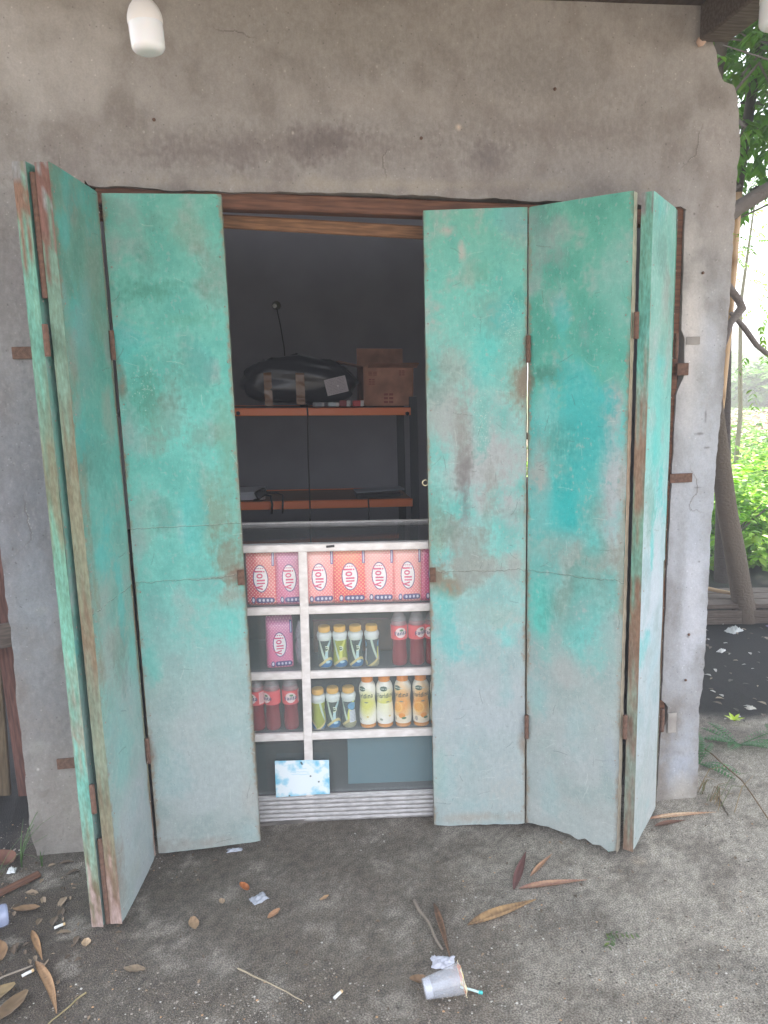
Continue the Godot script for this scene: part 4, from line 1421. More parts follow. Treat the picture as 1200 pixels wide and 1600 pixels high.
func coco_label(v: int) -> StandardMaterial3D:
	var W := 192
	var H := 128
	var im := Image.create(W, H, false, Image.FORMAT_RGB8)
	for y in H:
		for x in W:
			var u := fmod(float(x) / W * 2.0 + 0.5, 1.0) - 0.5
			var t := float(y) / H
			var c := c8(58, 70, 62) if v != 1 else c8(150, 160, 44)
			if v == 2:
				c = c8(72, 84, 82)
			# pale ribbons sweeping down and in
			var e1 := absf(u + 0.3 - 0.42 * pow(t, 1.4))
			var e2 := absf(u - 0.34 + 0.3 * sin(t * 2.6))
			if e1 < 0.055:
				c = c8(186, 206, 186)
			if e2 < 0.07:
				c = c8(172, 204, 206) if v == 0 else c8(206, 212, 96)
			var arc := t - (0.7 + 0.9 * u * u - 0.1 * sin(u * 5.0))
			if arc > 0.0 and arc < 0.1:
				c = c8(206, 190, 128)
			elif arc >= 0.1:
				c = c8(38, 104, 152) if v != 2 else c8(150, 150, 116)
			if t < 0.06:
				c = c8(206, 216, 206)
			im.set_pixel(x, y, c)
	for k in 2:
		var cx := 96.0 * k
		if v == 2:
			im.fill_rect(Rect2i(int(cx) + 8, 50, 34, 54), c8(206, 212, 218))
			for i in 8:
				im.fill_rect(Rect2i(int(cx) + 10, 54 + i * 6, 28, 2), c8(120, 130, 150))
			ell(im, Vector2(cx + 22, 30), Vector2(22, 18), c8(96, 152, 190))
		else:
			ell(im, Vector2(cx + 2, 44), Vector2(17, 13), c8(226, 234, 214, ).lerp(c8(180, 200, 120), 0.2))
			ell(im, Vector2(cx + 4, 44), Vector2(11, 8), c8(70, 96, 66))
			im.fill_rect(Rect2i(int(cx) - 6 + (0 if k else 8), 41, 16, 3), c8(232, 238, 222))
			ell(im, Vector2(cx + 10, 104), Vector2(12, 6), c8(170, 206, 222))
	var m := mat(Color.WHITE, 0.3)
	m.albedo_texture = tex_of(im)
	return m

func orange_label(v: int) -> StandardMaterial3D:
	var W := 256
	var H := 208
	var im := Image.create(W, H, false, Image.FORMAT_RGB8)
	for y in H:
		for x in W:
			var u := fmod(float(x) / W * 2.0, 1.0)
			var t := float(y) / H
			var c := c8(238, 236, 222)
			var k := clampf(1.0 - absf(t - 0.5) * (3.2 if v < 2 else 2.0) + 0.3 * sin(u * TAU + 1.0), 0.0, 1.0)
			c = c.lerp(c8(216, 214, 104) if v < 2 else c8(236, 164, 72), k)
			if v == 1 and t > 0.5:
				c = c.lerp(c8(242, 240, 232), 0.7)
			if v == 2 and t > 0.82:
				c = c.lerp(c8(240, 232, 214), 0.7)
			im.set_pixel(x, y, c)
	for k in 3:
		var cx := 128.0 * k
		ell(im, Vector2(cx - 8, 30), Vector2(20, 12), c8(56, 84, 70))
		im.fill_rect(Rect2i(clampi(int(cx) - 22, 0, W - 28), 29, 24, 3), c8(206, 212, 200))
		draw_text(im, "Floridina", Vector2(cx, 66), 22.0, c8(52, 70, 66), -0.05, 0.78)
		ell(im, Vector2(cx + 14, 98), Vector2(12, 3), c8(120, 130, 110))
		if v == 2:
			ell(im, Vector2(cx - 10, 128), Vector2(30, 26), c8(246, 190, 90))
			ell(im, Vector2(cx - 10, 128), Vector2(24, 20), c8(240, 170, 66))
			ell(im, Vector2(cx + 16, 168), Vector2(16, 13), c8(236, 150, 44))
			ell(im, Vector2(cx + 26, 180), Vector2(12, 6), c8(84, 120, 76))
			ell(im, Vector2(cx - 22, 186), Vector2(9, 13), c8(176, 170, 160))
		else:
			ell(im, Vector2(cx - 22, 186), Vector2(9, 6), c8(150, 160, 140))
			ell(im, Vector2(cx + 20, 168), Vector2(6, 5), c8(214, 190, 110))
	var m := mat(Color.WHITE, 0.3)
	m.albedo_texture = tex_of(im)
	return m

func soda_label() -> StandardMaterial3D:
	var im := Image.create(256, 72, false, Image.FORMAT_RGB8)
	im.fill(c8(234, 92, 98))
	for k in 3:
		var cx := 128.0 * k
		ell(im, Vector2(cx, 36), Vector2(27, 27), c8(246, 226, 222))
		ell(im, Vector2(cx + 4, 24), Vector2(10, 6), c8(70, 130, 80))
		draw_text(im, "Fanta", Vector2(cx, 39), 19.0, c8(34, 44, 96), -0.08, 0.9)
	im.fill_rect(Rect2i(40, 6, 32, 60), c8(244, 206, 204))
	for i in 10:
		im.fill_rect(Rect2i(44, 10 + i * 5, 24, 2), c8(206, 130, 134))
	im.fill_rect(Rect2i(0, 0, 256, 4), c8(206, 46, 60))
	var m := mat(Color.WHITE, 0.3)
	m.albedo_texture = tex_of(im)
	return m

# ------------------------------------------------------------------ storage rack at the back of the room
func rack() -> void:
	var org := mat(c8(250, 138, 84), 0.45)
	var blk := mat(c8(46, 50, 56), 0.5)
	var board := mat(c8(120, 92, 74), 0.8)
	var r := thing("storage_rack", "rack with black posts and orange beams against the back wall of the shop", "storage rack", Vector3(0, 0, -1.5))
	var tilt := -0.029
	for q in [[1.413, 0.04], [0.927, 0.042]]:
		part(r, "beam", box_mesh(Vector3(1.26, q[1], 0.03), 0.003), org, xf(Vector3(0.09, q[0] + 0.009, -0.015), Vector3(0, 0, tilt)))
		part(r, "beam", box_mesh(Vector3(1.26, q[1], 0.03), 0.003), org, xf(Vector3(0.09, q[0] + 0.009, -0.44), Vector3(0, 0, tilt)))
		part(r, "shelf_board", box_mesh(Vector3(1.26, 0.012, 0.42), 0.001), board, xf(Vector3(0.09, q[0] + q[1] / 2 + 0.0, -0.23), Vector3(0, 0, tilt)))
	for x in [-0.55, 0.735]:
		for z in [-0.015, -0.44]:
			var s := st_new()
			add_box(s, xf(Vector3(x, 0.75, z)), Vector3(0.045, 1.46, 0.004), 0.001)
			add_box(s, xf(Vector3(x + 0.02, 0.75, z - 0.02)), Vector3(0.004, 1.46, 0.04), 0.001)
			part(r, "post", s.commit(), blk)
	for p in [[-0.172, 1.424], [0.7, 1.393]]:
		part(r, "bolt", lathe([[0.0005, 0], [0.011, 0], [0.011, 0.006], [0.0005, 0.008]], 6), blk, xf(Vector3(p[0], p[1], 0.0), Vector3(PI / 2, 0, 0)))
	var top := func(x: float) -> float: return 1.449 + tilt * (x - 0.09)
	var low := func(x: float) -> float: return 0.963 + tilt * (x - 0.09)
	# black wrapped parcel with brown tape
	var pw := thing("wrapped_parcel", "large bundle in shiny black plastic with brown tape on the upper orange shelf", "parcel", Vector3(0.15, 0, -1.7))
	var rows := []
	var blackp := mat(c8(30, 32, 40), 0.3)
	for i in 17:
		var row := []
		for j in 41:
			var a := TAU * (j % 40) / 40
			var v := float(i) / 16
			var e := 0.38
			var f := pow(sin(clampf(v, 0.0, 1.0) * PI), 0.2) if i > 0 and i < 16 else 0.0
			var x := signf(sin(a)) * pow(absf(sin(a)), e) * 0.3
			var z := signf(cos(a)) * pow(absf(cos(a)), e) * 0.15
			var nn := nz2.get_noise_3d(x * 900.0, v * 250.0, z * 900.0)
			row.append(Vector3(x * f * (1.0 + nn * 0.1), 1.452 + tilt * (x + 0.06) + v * (0.275 * (1.0 - 0.16 * pow(absf(x) / 0.3, 2.0)) + 0.02 * nz.get_noise_1d(x * 700.0)), z * f * (1.0 + nn * 0.2)))
		rows.append(row)
	part(pw, "plastic_wrap", sheet(rows, [], [], true, true), blackp)
	var tape := mat(c8(132, 96, 66), 0.3)
	for q in [[-0.165, 0.04], [0.0, 0.045]]:
		var rr := []
		for i in 19:
			var a := PI * (i / 18.0 * 1.1 - 0.05)
			var y: float = 1.46 + 0.25 * sin(a * 0.5) * sin(a * 0.5)
			var k := float(i) / 18
			var yy := 1.455 + 0.225 * k + (0.0)
			var zz: float = 0.155 + 0.012 * nz2.get_noise_2d(i * 30.0, q[0] * 900.0)
			if k > 0.72:
				zz = 0.155 - (k - 0.72) * 0.5
			var row := []
			for j in 5:
				row.append(Vector3(q[0] + q[1] * (j / 4.0 - 0.5), yy, zz + 0.003 * nz3.get_noise_2d(i * 70.0, j * 70.0)))
			rr.append(row)
		tape.cull_mode = BaseMaterial3D.CULL_DISABLED
		part(pw, "brown_tape", sheet(rr), tape)
	var li := Image.create(64, 56, false, Image.FORMAT_RGB8)
	li.fill(c8(196, 186, 190))
	for y in range(5, 52, 5):
		for x in range(5, 58):
			if nz3.get_noise_2d(x * 30.0, y * 50.0) > -0.1:
				li.set_pixel(x, y, c8(120, 112, 118))
	ell(li, Vector2(36, 30), Vector2(3, 3), c8(236, 232, 232))
	var lmat := mat(Color.WHITE, 0.6)
	lmat.albedo_texture = tex_of(li)
	var q2 := st_new()
	face(q2, [Vector3(-0.057, -0.042, 0), Vector3(0.057, -0.042, 0), Vector3(0.057, 0.042, 0), Vector3(-0.057, 0.042, 0)], [Vector2(0, 1), Vector2(1, 1), Vector2(1, 0), Vector2(0, 0)])
	part(pw, "shipping_label", q2.commit(), lmat, xf(Vector3(0.185, 1.548, 0.178), Vector3(-0.05, 0.08, 0.2)))
	# open carton
	var card := mat(c8(206, 150, 122), 0.85)
	card.albedo_texture = M.tone
	card.uv1_triplanar = true
	var cb := thing("open_carton", "brown cardboard box with open flaps on the upper orange shelf", "cardboard box", Vector3(0.612, top.call(0.612), -1.72))
	cb.rotation.z = tilt
	var W := 0.262
	var Hh := 0.205
	var Dd := 0.3
	for sgn in [-1, 1]:
		part(cb, "side", box_mesh(Vector3(0.005, Hh, Dd), 0.001), card, xf(Vector3(sgn * W / 2, Hh / 2, 0)))
		part(cb, "side", box_mesh(Vector3(W - 0.01, Hh, 0.005), 0.001), card, xf(Vector3(0, Hh / 2, sgn * Dd / 2)))
	part(cb, "bottom", box_mesh(Vector3(W - 0.01, 0.005, Dd - 0.01)), card, xf(Vector3(0, 0.004, 0)))
	part(cb, "flap", box_mesh(Vector3(W, 0.11, 0.004), 0.001), card, xf(Vector3(-0.005, Hh + 0.05, -Dd / 2), Vector3(-0.12, 0, 0)))
	part(cb, "flap", box_mesh(Vector3(W, 0.07, 0.004), 0.001), card, xf(Vector3(0.02, Hh + 0.006, Dd / 2 + 0.034), Vector3(1.25, 0, 0)))
	part(cb, "flap", box_mesh(Vector3(0.14, 0.004, Dd), 0.001), card, xf(Vector3(-W / 2 - 0.066, Hh + 0.014, 0), Vector3(0, 0, -0.2)))
	var red := mat(c8(150, 84, 72), 0.85)
	for q in [[-0.085, 0.168, 0.05, 0.022], [0.07, 0.172, 0.034, 0.03], [0.0, 0.04, 0.055, 0.06], [-0.09, 0.125, 0.035, 0.035]]:
		var ps := st_new()
		for i in 3:
			for j in 2:
				add_box(ps, xf(Vector3(q[0] + q[2] * (j * 0.5 - 0.25), q[1] + q[3] * (i / 3.0 - 0.33), Dd / 2 + 0.0028)), Vector3(q[2] * 0.4, q[3] * 0.2, 0.0006))
		part(cb, "print", ps.commit(), red)
	# small packets
	var packs := [[0.235, -1.475, 0.5, c8(170, 172, 178), "thin silver packet lying at the front edge of the upper orange shelf"], [0.29, -1.51, -0.5, c8(120, 122, 128), "grey packet leaning on the bundle on the upper orange shelf"], [0.312, -1.478, 0.05, c8(186, 196, 200), "small white packet at the edge of the upper orange shelf"], [0.375, -1.5, -0.3, c8(140, 50, 54), "dark red packet between the white packet and the red box"], [0.44, -1.485, 0.05, c8(196, 70, 74), "red and white cigarette sized box beside the cardboard box"]]
	for i in packs.size():
		var q: Array = packs[i]
		var o := thing("small_packet", q[4], "packet", Vector3(q[0], top.call(q[0]), q[1]), "small packets on the upper orange shelf")
		o.rotation = Vector3(0, q[2], tilt)
		part(o, "packet_body", box_mesh(Vector3(0.055, 0.02 if i < 3 else 0.03, 0.03), 0.003), mat(q[3], 0.4), xf(Vector3(0, 0.011 if i < 3 else 0.016, 0)))
		part(o, "packet_band", box_mesh(Vector3(0.02, 0.0206 if i < 3 else 0.0306, 0.0306), 0.003), mat(c8(206, 200, 198), 0.4), xf(Vector3(0.018, 0.011 if i < 3 else 0.016, 0)))
	# lower shelf: white tray, camera tripod, flat case
	var tray := thing("white_tray", "white flat box at the left on the lower orange shelf", "box", Vector3(-0.18, low.call(-0.18), -1.62))
	part(tray, "box_body", box_mesh(Vector3(0.24, 0.036, 0.2), 0.004), mat(c8(190, 194, 202), 0.5), xf(Vector3(0, 0.019, 0)))
	part(tray, "box_lid", box_mesh(Vector3(0.245, 0.008, 0.205), 0.002), mat(c8(200, 204, 210), 0.5), xf(Vector3(0, 0.04, 0)))
	var tri := thing("small_tripod", "small black folding phone tripod on the lower orange shelf", "tripod", Vector3(-0.03, low.call(-0.03), -1.475))
	var bm := mat(c8(26, 26, 28), 0.4)
	part(tri, "head", box_mesh(Vector3(0.06, 0.04, 0.03), 0.006), bm, xf(Vector3(-0.05, 0.045, 0), Vector3(0, 0.3, 0.4)))
	part(tri, "joint", lathe(smooth_prof([[0.002, 0], [0.012, 0.004], [0.012, 0.018], [0.002, 0.022]]), 10), bm, xf(Vector3(-0.035, 0.05, 0.012)))
	part(tri, "leg", tube_mesh([Vector3(-0.04, 0.04, 0), Vector3(0.0, 0.03, 0.02), Vector3(0.005, -0.01, 0.035), Vector3(-0.002, -0.06, 0.036)], [0.006], 6), bm)
	part(tri, "leg", tube_mesh([Vector3(-0.03, 0.045, 0), Vector3(0.03, 0.045, 0.01), Vector3(0.062, 0.035, 0.03), Vector3(0.055, -0.06, 0.036)], [0.005], 6), bm)
	part(tri, "leg", tube_mesh([Vector3(-0.04, 0.035, 0), Vector3(-0.06, 0.012, -0.03), Vector3(-0.09, 0.005, -0.05)], [0.005], 6), bm)
	var cs := thing("flat_case", "dark flat gadget with a pale lid edge at the right on the lower orange shelf", "device", Vector3(0.54, low.call(0.54), -1.6))
	part(cs, "device_body", box_mesh(Vector3(0.24, 0.024, 0.15), 0.004), bm, xf(Vector3(0, 0.013, 0)))
	part(cs, "lid", box_mesh(Vector3(0.26, 0.008, 0.16), 0.002), mat(c8(150, 156, 166), 0.4, 0.3), xf(Vector3(0.01, 0.034, 0), Vector3(-0.04, 0, 0.02)))
	part(cs, "cable", tube_mesh([Vector3(0.06, 0.012, 0.08), Vector3(0.1, 0.01, 0.1), Vector3(0.13, 0.016, 0.09)], [0.004], 6), bm)
	# strings
	var sg := mat(c8(60, 52, 50), 0.9)
	var s1 := part(self, "hanging_string", tube_mesh([Vector3(0.178, 1.46, -1.487), Vector3(0.179, 1.41, -1.484), Vector3(0.172, 1.2, -1.483), Vector3(0.17, 0.95, -1.484), Vector3(0.163, 0.66, -1.49)], [0.004], 6), sg)
	tag(s1, "thin dark string hanging across both orange beams", "string", "strings at the rack")
	var s2 := part(self, "hanging_string", tube_mesh([Vector3(0.478, 0.95, -1.484), Vector3(0.479, 0.9, -1.481), Vector3(0.478, 0.72, -1.485)], [0.004], 6), sg)
	tag(s2, "short dark string hanging from the lower orange beam only", "string", "strings at the rack")
	# spotlight hook on the back wall
	var hk := thing("wall_hook", "small shiny hook with a cord on the dark back wall", "hook", Vector3(0.062, 2.06, -2.672))
	part(hk, "hook_plate", lathe(smooth_prof([[0.002, 0.0], [0.028, 0.004], [0.022, 0.016], [0.004, 0.02]]), 14), mat(c8(90, 90, 84), 0.5), xf(Vector3.ZERO, Vector3(PI / 2, 0, 0)))
	part(hk, "hook_tip", lathe(smooth_prof([[0.001, 0.0], [0.014, 0.006], [0.012, 0.018], [0.001, 0.026]]), 10), mat(c8(255, 255, 250), 0.2), xf(Vector3(-0.012, -0.004, 0.014), Vector3(PI / 2, 0, 0)))
	part(hk, "cord", tube_mesh([Vector3(0, -0.01, 0.014), Vector3(0.018, -0.12, 0.012), Vector3(0.035, -0.26, 0.012), Vector3(0.045, -0.5, 0.012)], [0.004], 6), bm)
	# ring bolt that holds a padlock, on the inner edge of the right leaf
	var rg := TorusMesh.new()
	rg.inner_radius = 0.007
	rg.outer_radius = 0.012
	rg.rings = 16
	rg.ring_segments = 8
	part(house, "door_ring", rg, mat(c8(206, 196, 164), 0.3, 0.6), xf(Vector3(0.491, 1.235, 0.012), Vector3(PI / 2, 0, 0)))
	# pale locker seen through the slit beside the left leaf
	var lk := thing("grey_cupboard", "light grey cupboard inside, seen through the slit beside the left door leaf", "cupboard", Vector3(-0.6, 0.015, -0.42))
	var gm := mat(c8(178, 176, 182), 0.5)
	part(lk, "cupboard_body", box_mesh(Vector3(0.24, 1.05, 0.3), 0.004), mat(c8(80, 84, 90), 0.6), xf(Vector3(0, 0.53, -0.02)))
	part(lk, "cupboard_door", box_mesh(Vector3(0.22, 0.4, 0.3), 0.004), gm, xf(Vector3(0, 1.26, -0.02)))
	part(lk, "cupboard_top", box_mesh(Vector3(0.25, 0.016, 0.32), 0.003), mat(c8(140, 140, 146), 0.5), xf(Vector3(0, 1.468, -0.02)))

# ------------------------------------------------------------------ trees, bushes, what lies beyond
func leaf_shape(l: float, w: float, fold := 0.25) -> ArrayMesh:
	var s := st_new()
	var ts := [0.0, 0.3, 0.65, 1.0]
	var ws := [0.06, 0.9, 0.8, 0.0]
	var mid := []
	var le := []
	var ri := []
	for i in 4:
		var t: float = ts[i]
		var y := -0.22 * t * t * l
		mid.append(Vector3(0, y, t * l))
		le.append(Vector3(-ws[i] * w / 2, y + ws[i] * w * fold / 2, t * l))
		ri.append(Vector3(ws[i] * w / 2, y + ws[i] * w * fold / 2, t * l))
	for i in 3:
		face(s, [mid[i], le[i], le[i + 1], mid[i + 1]] if i < 2 else [mid[i], le[i], mid[i + 1]])
		face(s, [mid[i], mid[i + 1], ri[i + 1], ri[i]] if i < 2 else [mid[i], mid[i + 1], ri[i]])
	return s.commit()

# leaves set along drooping twigs that grow through a volume
func twigs(xfs: Array, cols: Array, p: Vector3, dir: Vector3, n: int, step: float, size: float, base: Color, droop := 0.25) -> void:
	var d := dir.normalized()
	var q := p
	for i in n:
		d = (d + Vector3(0, -droop * 0.2, 0)).normalized()
		q += d * step
		for sd in [-1.0, 1.0]:
			var side: Vector3 = d.cross(Vector3.UP).normalized() * sd
			var out: Vector3 = (d * 0.5 + side * 0.9 + Vector3(0, rng.randf_range(-0.5, 0.15), 0)).normalized()
			var up := Vector3(rng.randf_range(-0.4, 0.4), 1.0, rng.randf_range(-0.4, 0.4))
			var b := Basis.looking_at(-out, up)
			var k := size * rng.randf_range(0.7, 1.15)
			xfs.append(Transform3D(b.scaled(Vector3(k, k, k)), q))
			var f := rng.randf_range(0.6, 1.25)
			var y := rng.randf()
			var c := base.lerp(Color(base.r * 1.9, base.g * 1.35, base.b * 0.6), y * y * 0.6)
			cols.append(Color(c.r * f, c.g * f, c.b * f))

func foliage(parent: Node3D, n: String, centre: Vector3, r: Vector3, count: int, nl: int, step: float, size: float, base: Color, mesh: Mesh, hollow := 0.0) -> void:
	var xfs := []
	var cols := []
	var made := 0
	var tries := 0
	while made < count and tries < count * 6:
		tries += 1
		var v := Vector3(rng.randfn(), rng.randfn(), rng.randfn()).normalized() * pow(rng.randf(), 0.45)
		var p := centre + v * r
		if hollow > 0.0 and nz2.get_noise_3d(p.x * 45.0, p.y * 45.0, p.z * 45.0) < hollow - 0.25:
			continue
		if p.y < gy(p.x, p.z) + 0.03:
			continue
		made += 1
		var d := (v + Vector3(rng.randf_range(-0.7, 0.7), rng.randf_range(-0.4, 0.5), rng.randf_range(-0.7, 0.7))).normalized()
		twigs(xfs, cols, p - parent.position, d, nl, step, size, base)
	var o := mm(parent, n, mesh, M.leaf, xfs, cols)
	o.set_meta("kind", "stuff")

func vegetation() -> void:
	var l1 := leaf_shape(1.0, 0.42)
	var l2 := leaf_shape(1.0, 0.6)
	var g_mid := lin(98, 140, 64)
	var g_lit := lin(138, 184, 58)
	# the leaning tree beside the house
	var t := thing("leaning_tree", "leaning tree beside the house with leafy crown over the right corner", "tree", Vector3(2.95, -0.05, -1.9))
	var bc := lin(104, 92, 80)
	var off := Vector3(2.95, -0.05, -1.9)
	var P := func(a: Array) -> Array:
		var out := []
		for v in a:
			out.append(v - off)
		return out
	var bcs := func(n: int, c: Color) -> Array:
		var out := []
		for i in n:
			out.append(c * (0.9 + 0.2 * nz.get_noise_1d(i * 77.0)))
		return out
	part(t, "trunk", tube_mesh(P.call([Vector3(2.96, -0.1, -1.9), Vector3(2.935, 0.1, -1.9), Vector3(2.865, 0.4, -1.9), Vector3(2.795, 0.7, -1.9), Vector3(2.735, 1.1, -1.92), Vector3(2.68, 1.5, -1.95), Vector3(2.64, 2.0, -2.0), Vector3(2.62, 2.6, -2.1), Vector3(2.8, 3.2, -2.3), Vector3(3.0, 4.2, -2.4)]), [0.085, 0.072, 0.062, 0.06, 0.053, 0.048, 0.046, 0.05, 0.045, 0.03], 12, bcs.call(10, bc), 0.25), M.bark)
	var lb := lin(118, 108, 102)
	part(t, "limb", tube_mesh(P.call([Vector3(2.63, 2.35, -2.05), Vector3(2.9, 2.55, -2.1), Vector3(3.2, 2.72, -2.1), Vector3(3.6, 2.95, -2.0), Vector3(4.3, 3.4, -1.8)]), [0.04, 0.045, 0.042, 0.034, 0.022], 10, bcs.call(5, lb), 0.2), M.bark)
	part(t, "limb", tube_mesh(P.call([Vector3(2.66, 2.2, -2.0), Vector3(2.8, 2.1, -2.05), Vector3(2.93, 2.0, -2.1), Vector3(2.955, 1.95, -2.1), Vector3(2.88, 1.86, -2.1), Vector3(2.82, 1.74, -2.05), Vector3(2.7, 1.6, -1.97)]), [0.018, 0.024, 0.026, 0.03, 0.02, 0.016, 0.014], 9, bcs.call(7, lb), 0.3), M.bark)
	part(t, "limb", tube_mesh(P.call([Vector3(2.88, 1.92, -2.1), Vector3(2.99, 1.83, -2.12), Vector3(3.1, 1.72, -2.15), Vector3(3.3, 1.6, -2.2), Vector3(3.6, 1.62, -2.2)]), [0.012, 0.016, 0.018, 0.016, 0.012], 8, bcs.call(5, lb), 0.2), M.bark)
	for i in 26:
		var s := Vector3(rng.randf_range(2.7, 4.2), rng.randf_range(2.6, 3.6), rng.randf_range(-3.2, -1.2))
		part(t, "branch", tube_mesh(P.call([s, s + Vector3(rng.randf_range(-0.3, 0.3), rng.randf_range(-0.25, 0.3), rng.randf_range(-0.3, 0.3)), s + Vector3(rng.randf_range(-0.7, 0.7), rng.randf_range(-0.5, 0.5), rng.randf_range(-0.6, 0.6))]), [0.012, 0.009, 0.004], 5, bcs.call(3, lb)), M.bark)
	# the crown that hangs into the picture and the denser one above it
	foliage(t, "crown", Vector3(3.6, 3.65, -2.4), Vector3(1.6, 0.95, 1.3), 820, 6, 0.045, 0.1, g_mid, l1, 0.16)
	foliage(t, "upper_crown", Vector3(3.8, 5.3, -1.5), Vector3(3.1, 1.2, 3.1), 3000, 6, 0.06, 0.14, g_mid, l1, 0.02)
	foliage(t, "low_sprays", Vector3(3.25, 1.95, -2.3), Vector3(0.55, 0.6, 0.5), 26, 5, 0.03, 0.05, g_lit, l1)
	# bamboo pole and the second dark trunk
	var bp := thing("bamboo_pole", "pale ochre bamboo pole standing close behind the right end of the wall", "pole", Vector3(2.78, -0.04, -2.2))
	var bpts := []
	var brad := []
	var bco := []
	for i in 46:
		var y := i * 0.06
		bpts.append(Vector3(0.12 * y - 0.02 * y * y, y, 0))
		var node := i % 7 == 3
		brad.append(0.0225 if node else 0.0205)
		bco.append(lin(150, 116, 78) if node else lin(196, 160, 118))
	part(bp, "culm", tube_mesh(bpts, brad, 12, bco), M.v_gloss)
	var tw := lin(110, 96, 84)
	part(bp, "wire_tie", tube_mesh([Vector3(0.12, 1.9, 0.023), Vector3(0.17, 1.91, 0.026), Vector3(0.22, 1.92, 0.02)], [0.003], 5, [tw, tw, tw]), M.v)
	var t2 := thing("dark_trunk", "dark thin tree trunk behind the leaning trunk, close to the wall end", "tree", Vector3(3.36, -0.05, -2.8))
	part(t2, "trunk", tube_mesh([Vector3(0, -0.05, 0), Vector3(-0.02, 0.5, 0), Vector3(-0.06, 1.2, 0), Vector3(-0.1, 2.4, 0), Vector3(0.1, 4.0, 0)], [0.065, 0.055, 0.05, 0.045, 0.03], 10, bcs.call(5, lin(78, 70, 64)), 0.2), M.bark)
	foliage(t2, "crown", Vector3(3.6, 4.8, -3.6), Vector3(1.3, 1.0, 1.3), 500, 6, 0.06, 0.13, g_mid, l1, 0.05)
	var fs := thing("feathery_sapling", "thin pale sapling with sparse feathery leaves against the bright sky", "tree", Vector3(5.2, gy(5.2, -5.6), -5.6))
	part(fs, "trunk", tube_mesh([Vector3(0, -0.1, 0), Vector3(0.05, 1.0, 0), Vector3(-0.05, 2.2, 0.05), Vector3(0.1, 3.4, 0)], [0.03, 0.026, 0.02, 0.008], 7, bcs.call(4, lin(150, 140, 124))), M.bark)
	foliage(fs, "crown", Vector3(5.3, 2.9, -5.6), Vector3(1.1, 0.9, 0.9), 150, 6, 0.035, 0.06, lin(140, 176, 100), l1)
	# low plank platform at the foot of the trunks
	var b := thing("plank_platform", "low weathered grey plank platform at the foot of the leaning tree", "bench", Vector3(2.95, -0.035, -2.05))
	b.rotation.y = -0.12
	for i in 3:
		part(b, "plank", box_mesh(Vector3(1.0, 0.03, 0.12), 0.003), M.wood_grey, xf(Vector3(-0.1 + i * 0.02, 0.115, 0.14 - i * 0.13), Vector3(0, 0, -0.02)))
	for i in 2:
		part(b, "face_board", box_mesh(Vector3(0.96, 0.045, 0.02), 0.003), M.wood_grey, xf(Vector3(-0.1, 0.07 - i * 0.047, 0.205), Vector3(0, 0, -0.02)))
	for x in [-0.5, 0.3]:
		part(b, "support", box_mesh(Vector3(0.08, 0.1, 0.3), 0.004), M.wood_grey, xf(Vector3(x, 0.05, 0.02)))
	var lg := part(self, "pale_stick", tube_mesh([Vector3(2.72, 0.15, -2.2), Vector3(2.86, 0.13, -2.05), Vector3(3.0, 0.118, -1.93)], [0.012, 0.013, 0.01], 8, [lin(186, 160, 126), lin(186, 160, 126), lin(176, 150, 116)]), M.v)
	tag(lg, "pale peeled stick lying on the plank platform", "stick")
	# lit bushes behind the platform
	var bushes := [[3.85, -3.5, 0.6, 0.5, g_lit, "round bright green bush right behind the plank platform"], [4.7, -4.1, 0.75, 0.5, g_lit, "wide sunlit bush at the right edge behind the platform"], [4.5, -5.2, 0.8, 0.42, lin(134, 178, 60), "yellow green bush farther behind the platform"], [5.9, -5.4, 0.9, 0.5, g_lit, "bright green bush beyond the right edge of the picture"], [2.6, -4.4, 0.8, 0.6, g_lit, "bright bush hidden close behind the shop"], [6.0, -7.2, 0.9, 0.4, lin(112, 152, 60), "sunlit low shrub in front of the dry litter"], [7.4, -7.6, 1.0, 0.6, lin(104, 150, 60), "sunlit shrub right of the dry litter"]]
	for q in bushes:
		var o := thing("bush", q[5], "bush", Vector3(q[0], gy(q[0], q[1]), q[1]), "sunlit bushes behind the house")
		for k in 5:
			var a := rng.randf() * TAU
			part(o, "stem", tube_mesh([Vector3(0, -0.05, 0), Vector3(cos(a) * 0.1, q[3] * 0.5, sin(a) * 0.1), Vector3(cos(a) * 0.3, q[3] * 0.9, sin(a) * 0.3)], [0.012, 0.009, 0.004], 5, bcs.call(3, lb)), M.bark)
		foliage(o, "leaves", Vector3(q[0], gy(q[0], q[1]) + q[3] * 0.6, q[1]), Vector3(q[2], q[3] * 0.75, q[2]), int(420 * q[2]), 4, 0.035, 0.085, q[4], l2)
	# trees along the far side of the field
	var fars := [[15.5, -19.0, 1.5, 0.6, "nearer low round tree at the far side of the field"], [23.0, -24.0, 2.0, 0.8, "broad tree on the right at the far side of the field"], [20.5, -31.0, 2.4, 0.9, "pale round tree in the middle distance behind the field"], [29.0, -38.0, 3.0, 1.3, "large distant tree on the right horizon"], [25.0, -37.5, 2.6, 1.0, "distant tree left of the large one on the horizon"]]
	for q in fars:
		var o := thing("field_tree", q[4], "tree", Vector3(q[0], gy(q[0], q[1]), q[1]), "trees beyond the field")
		part(o, "trunk", tube_mesh([Vector3(0, -0.1, 0), Vector3(0.05, q[3] * 0.7, 0), Vector3(0, q[3] * 1.3, 0)], [0.12, 0.1, 0.05], 8, bcs.call(3, lb)), M.bark)
		foliage(o, "crown", Vector3(q[0], gy(q[0], q[1]) + q[3] * 1.05, q[1]), Vector3(q[2], q[3] * 0.75, q[2]), 420, 4, 0.12, 0.26, lin(104, 146, 78), l2)
	# ground cover
	var xfs := []
	var cols := []
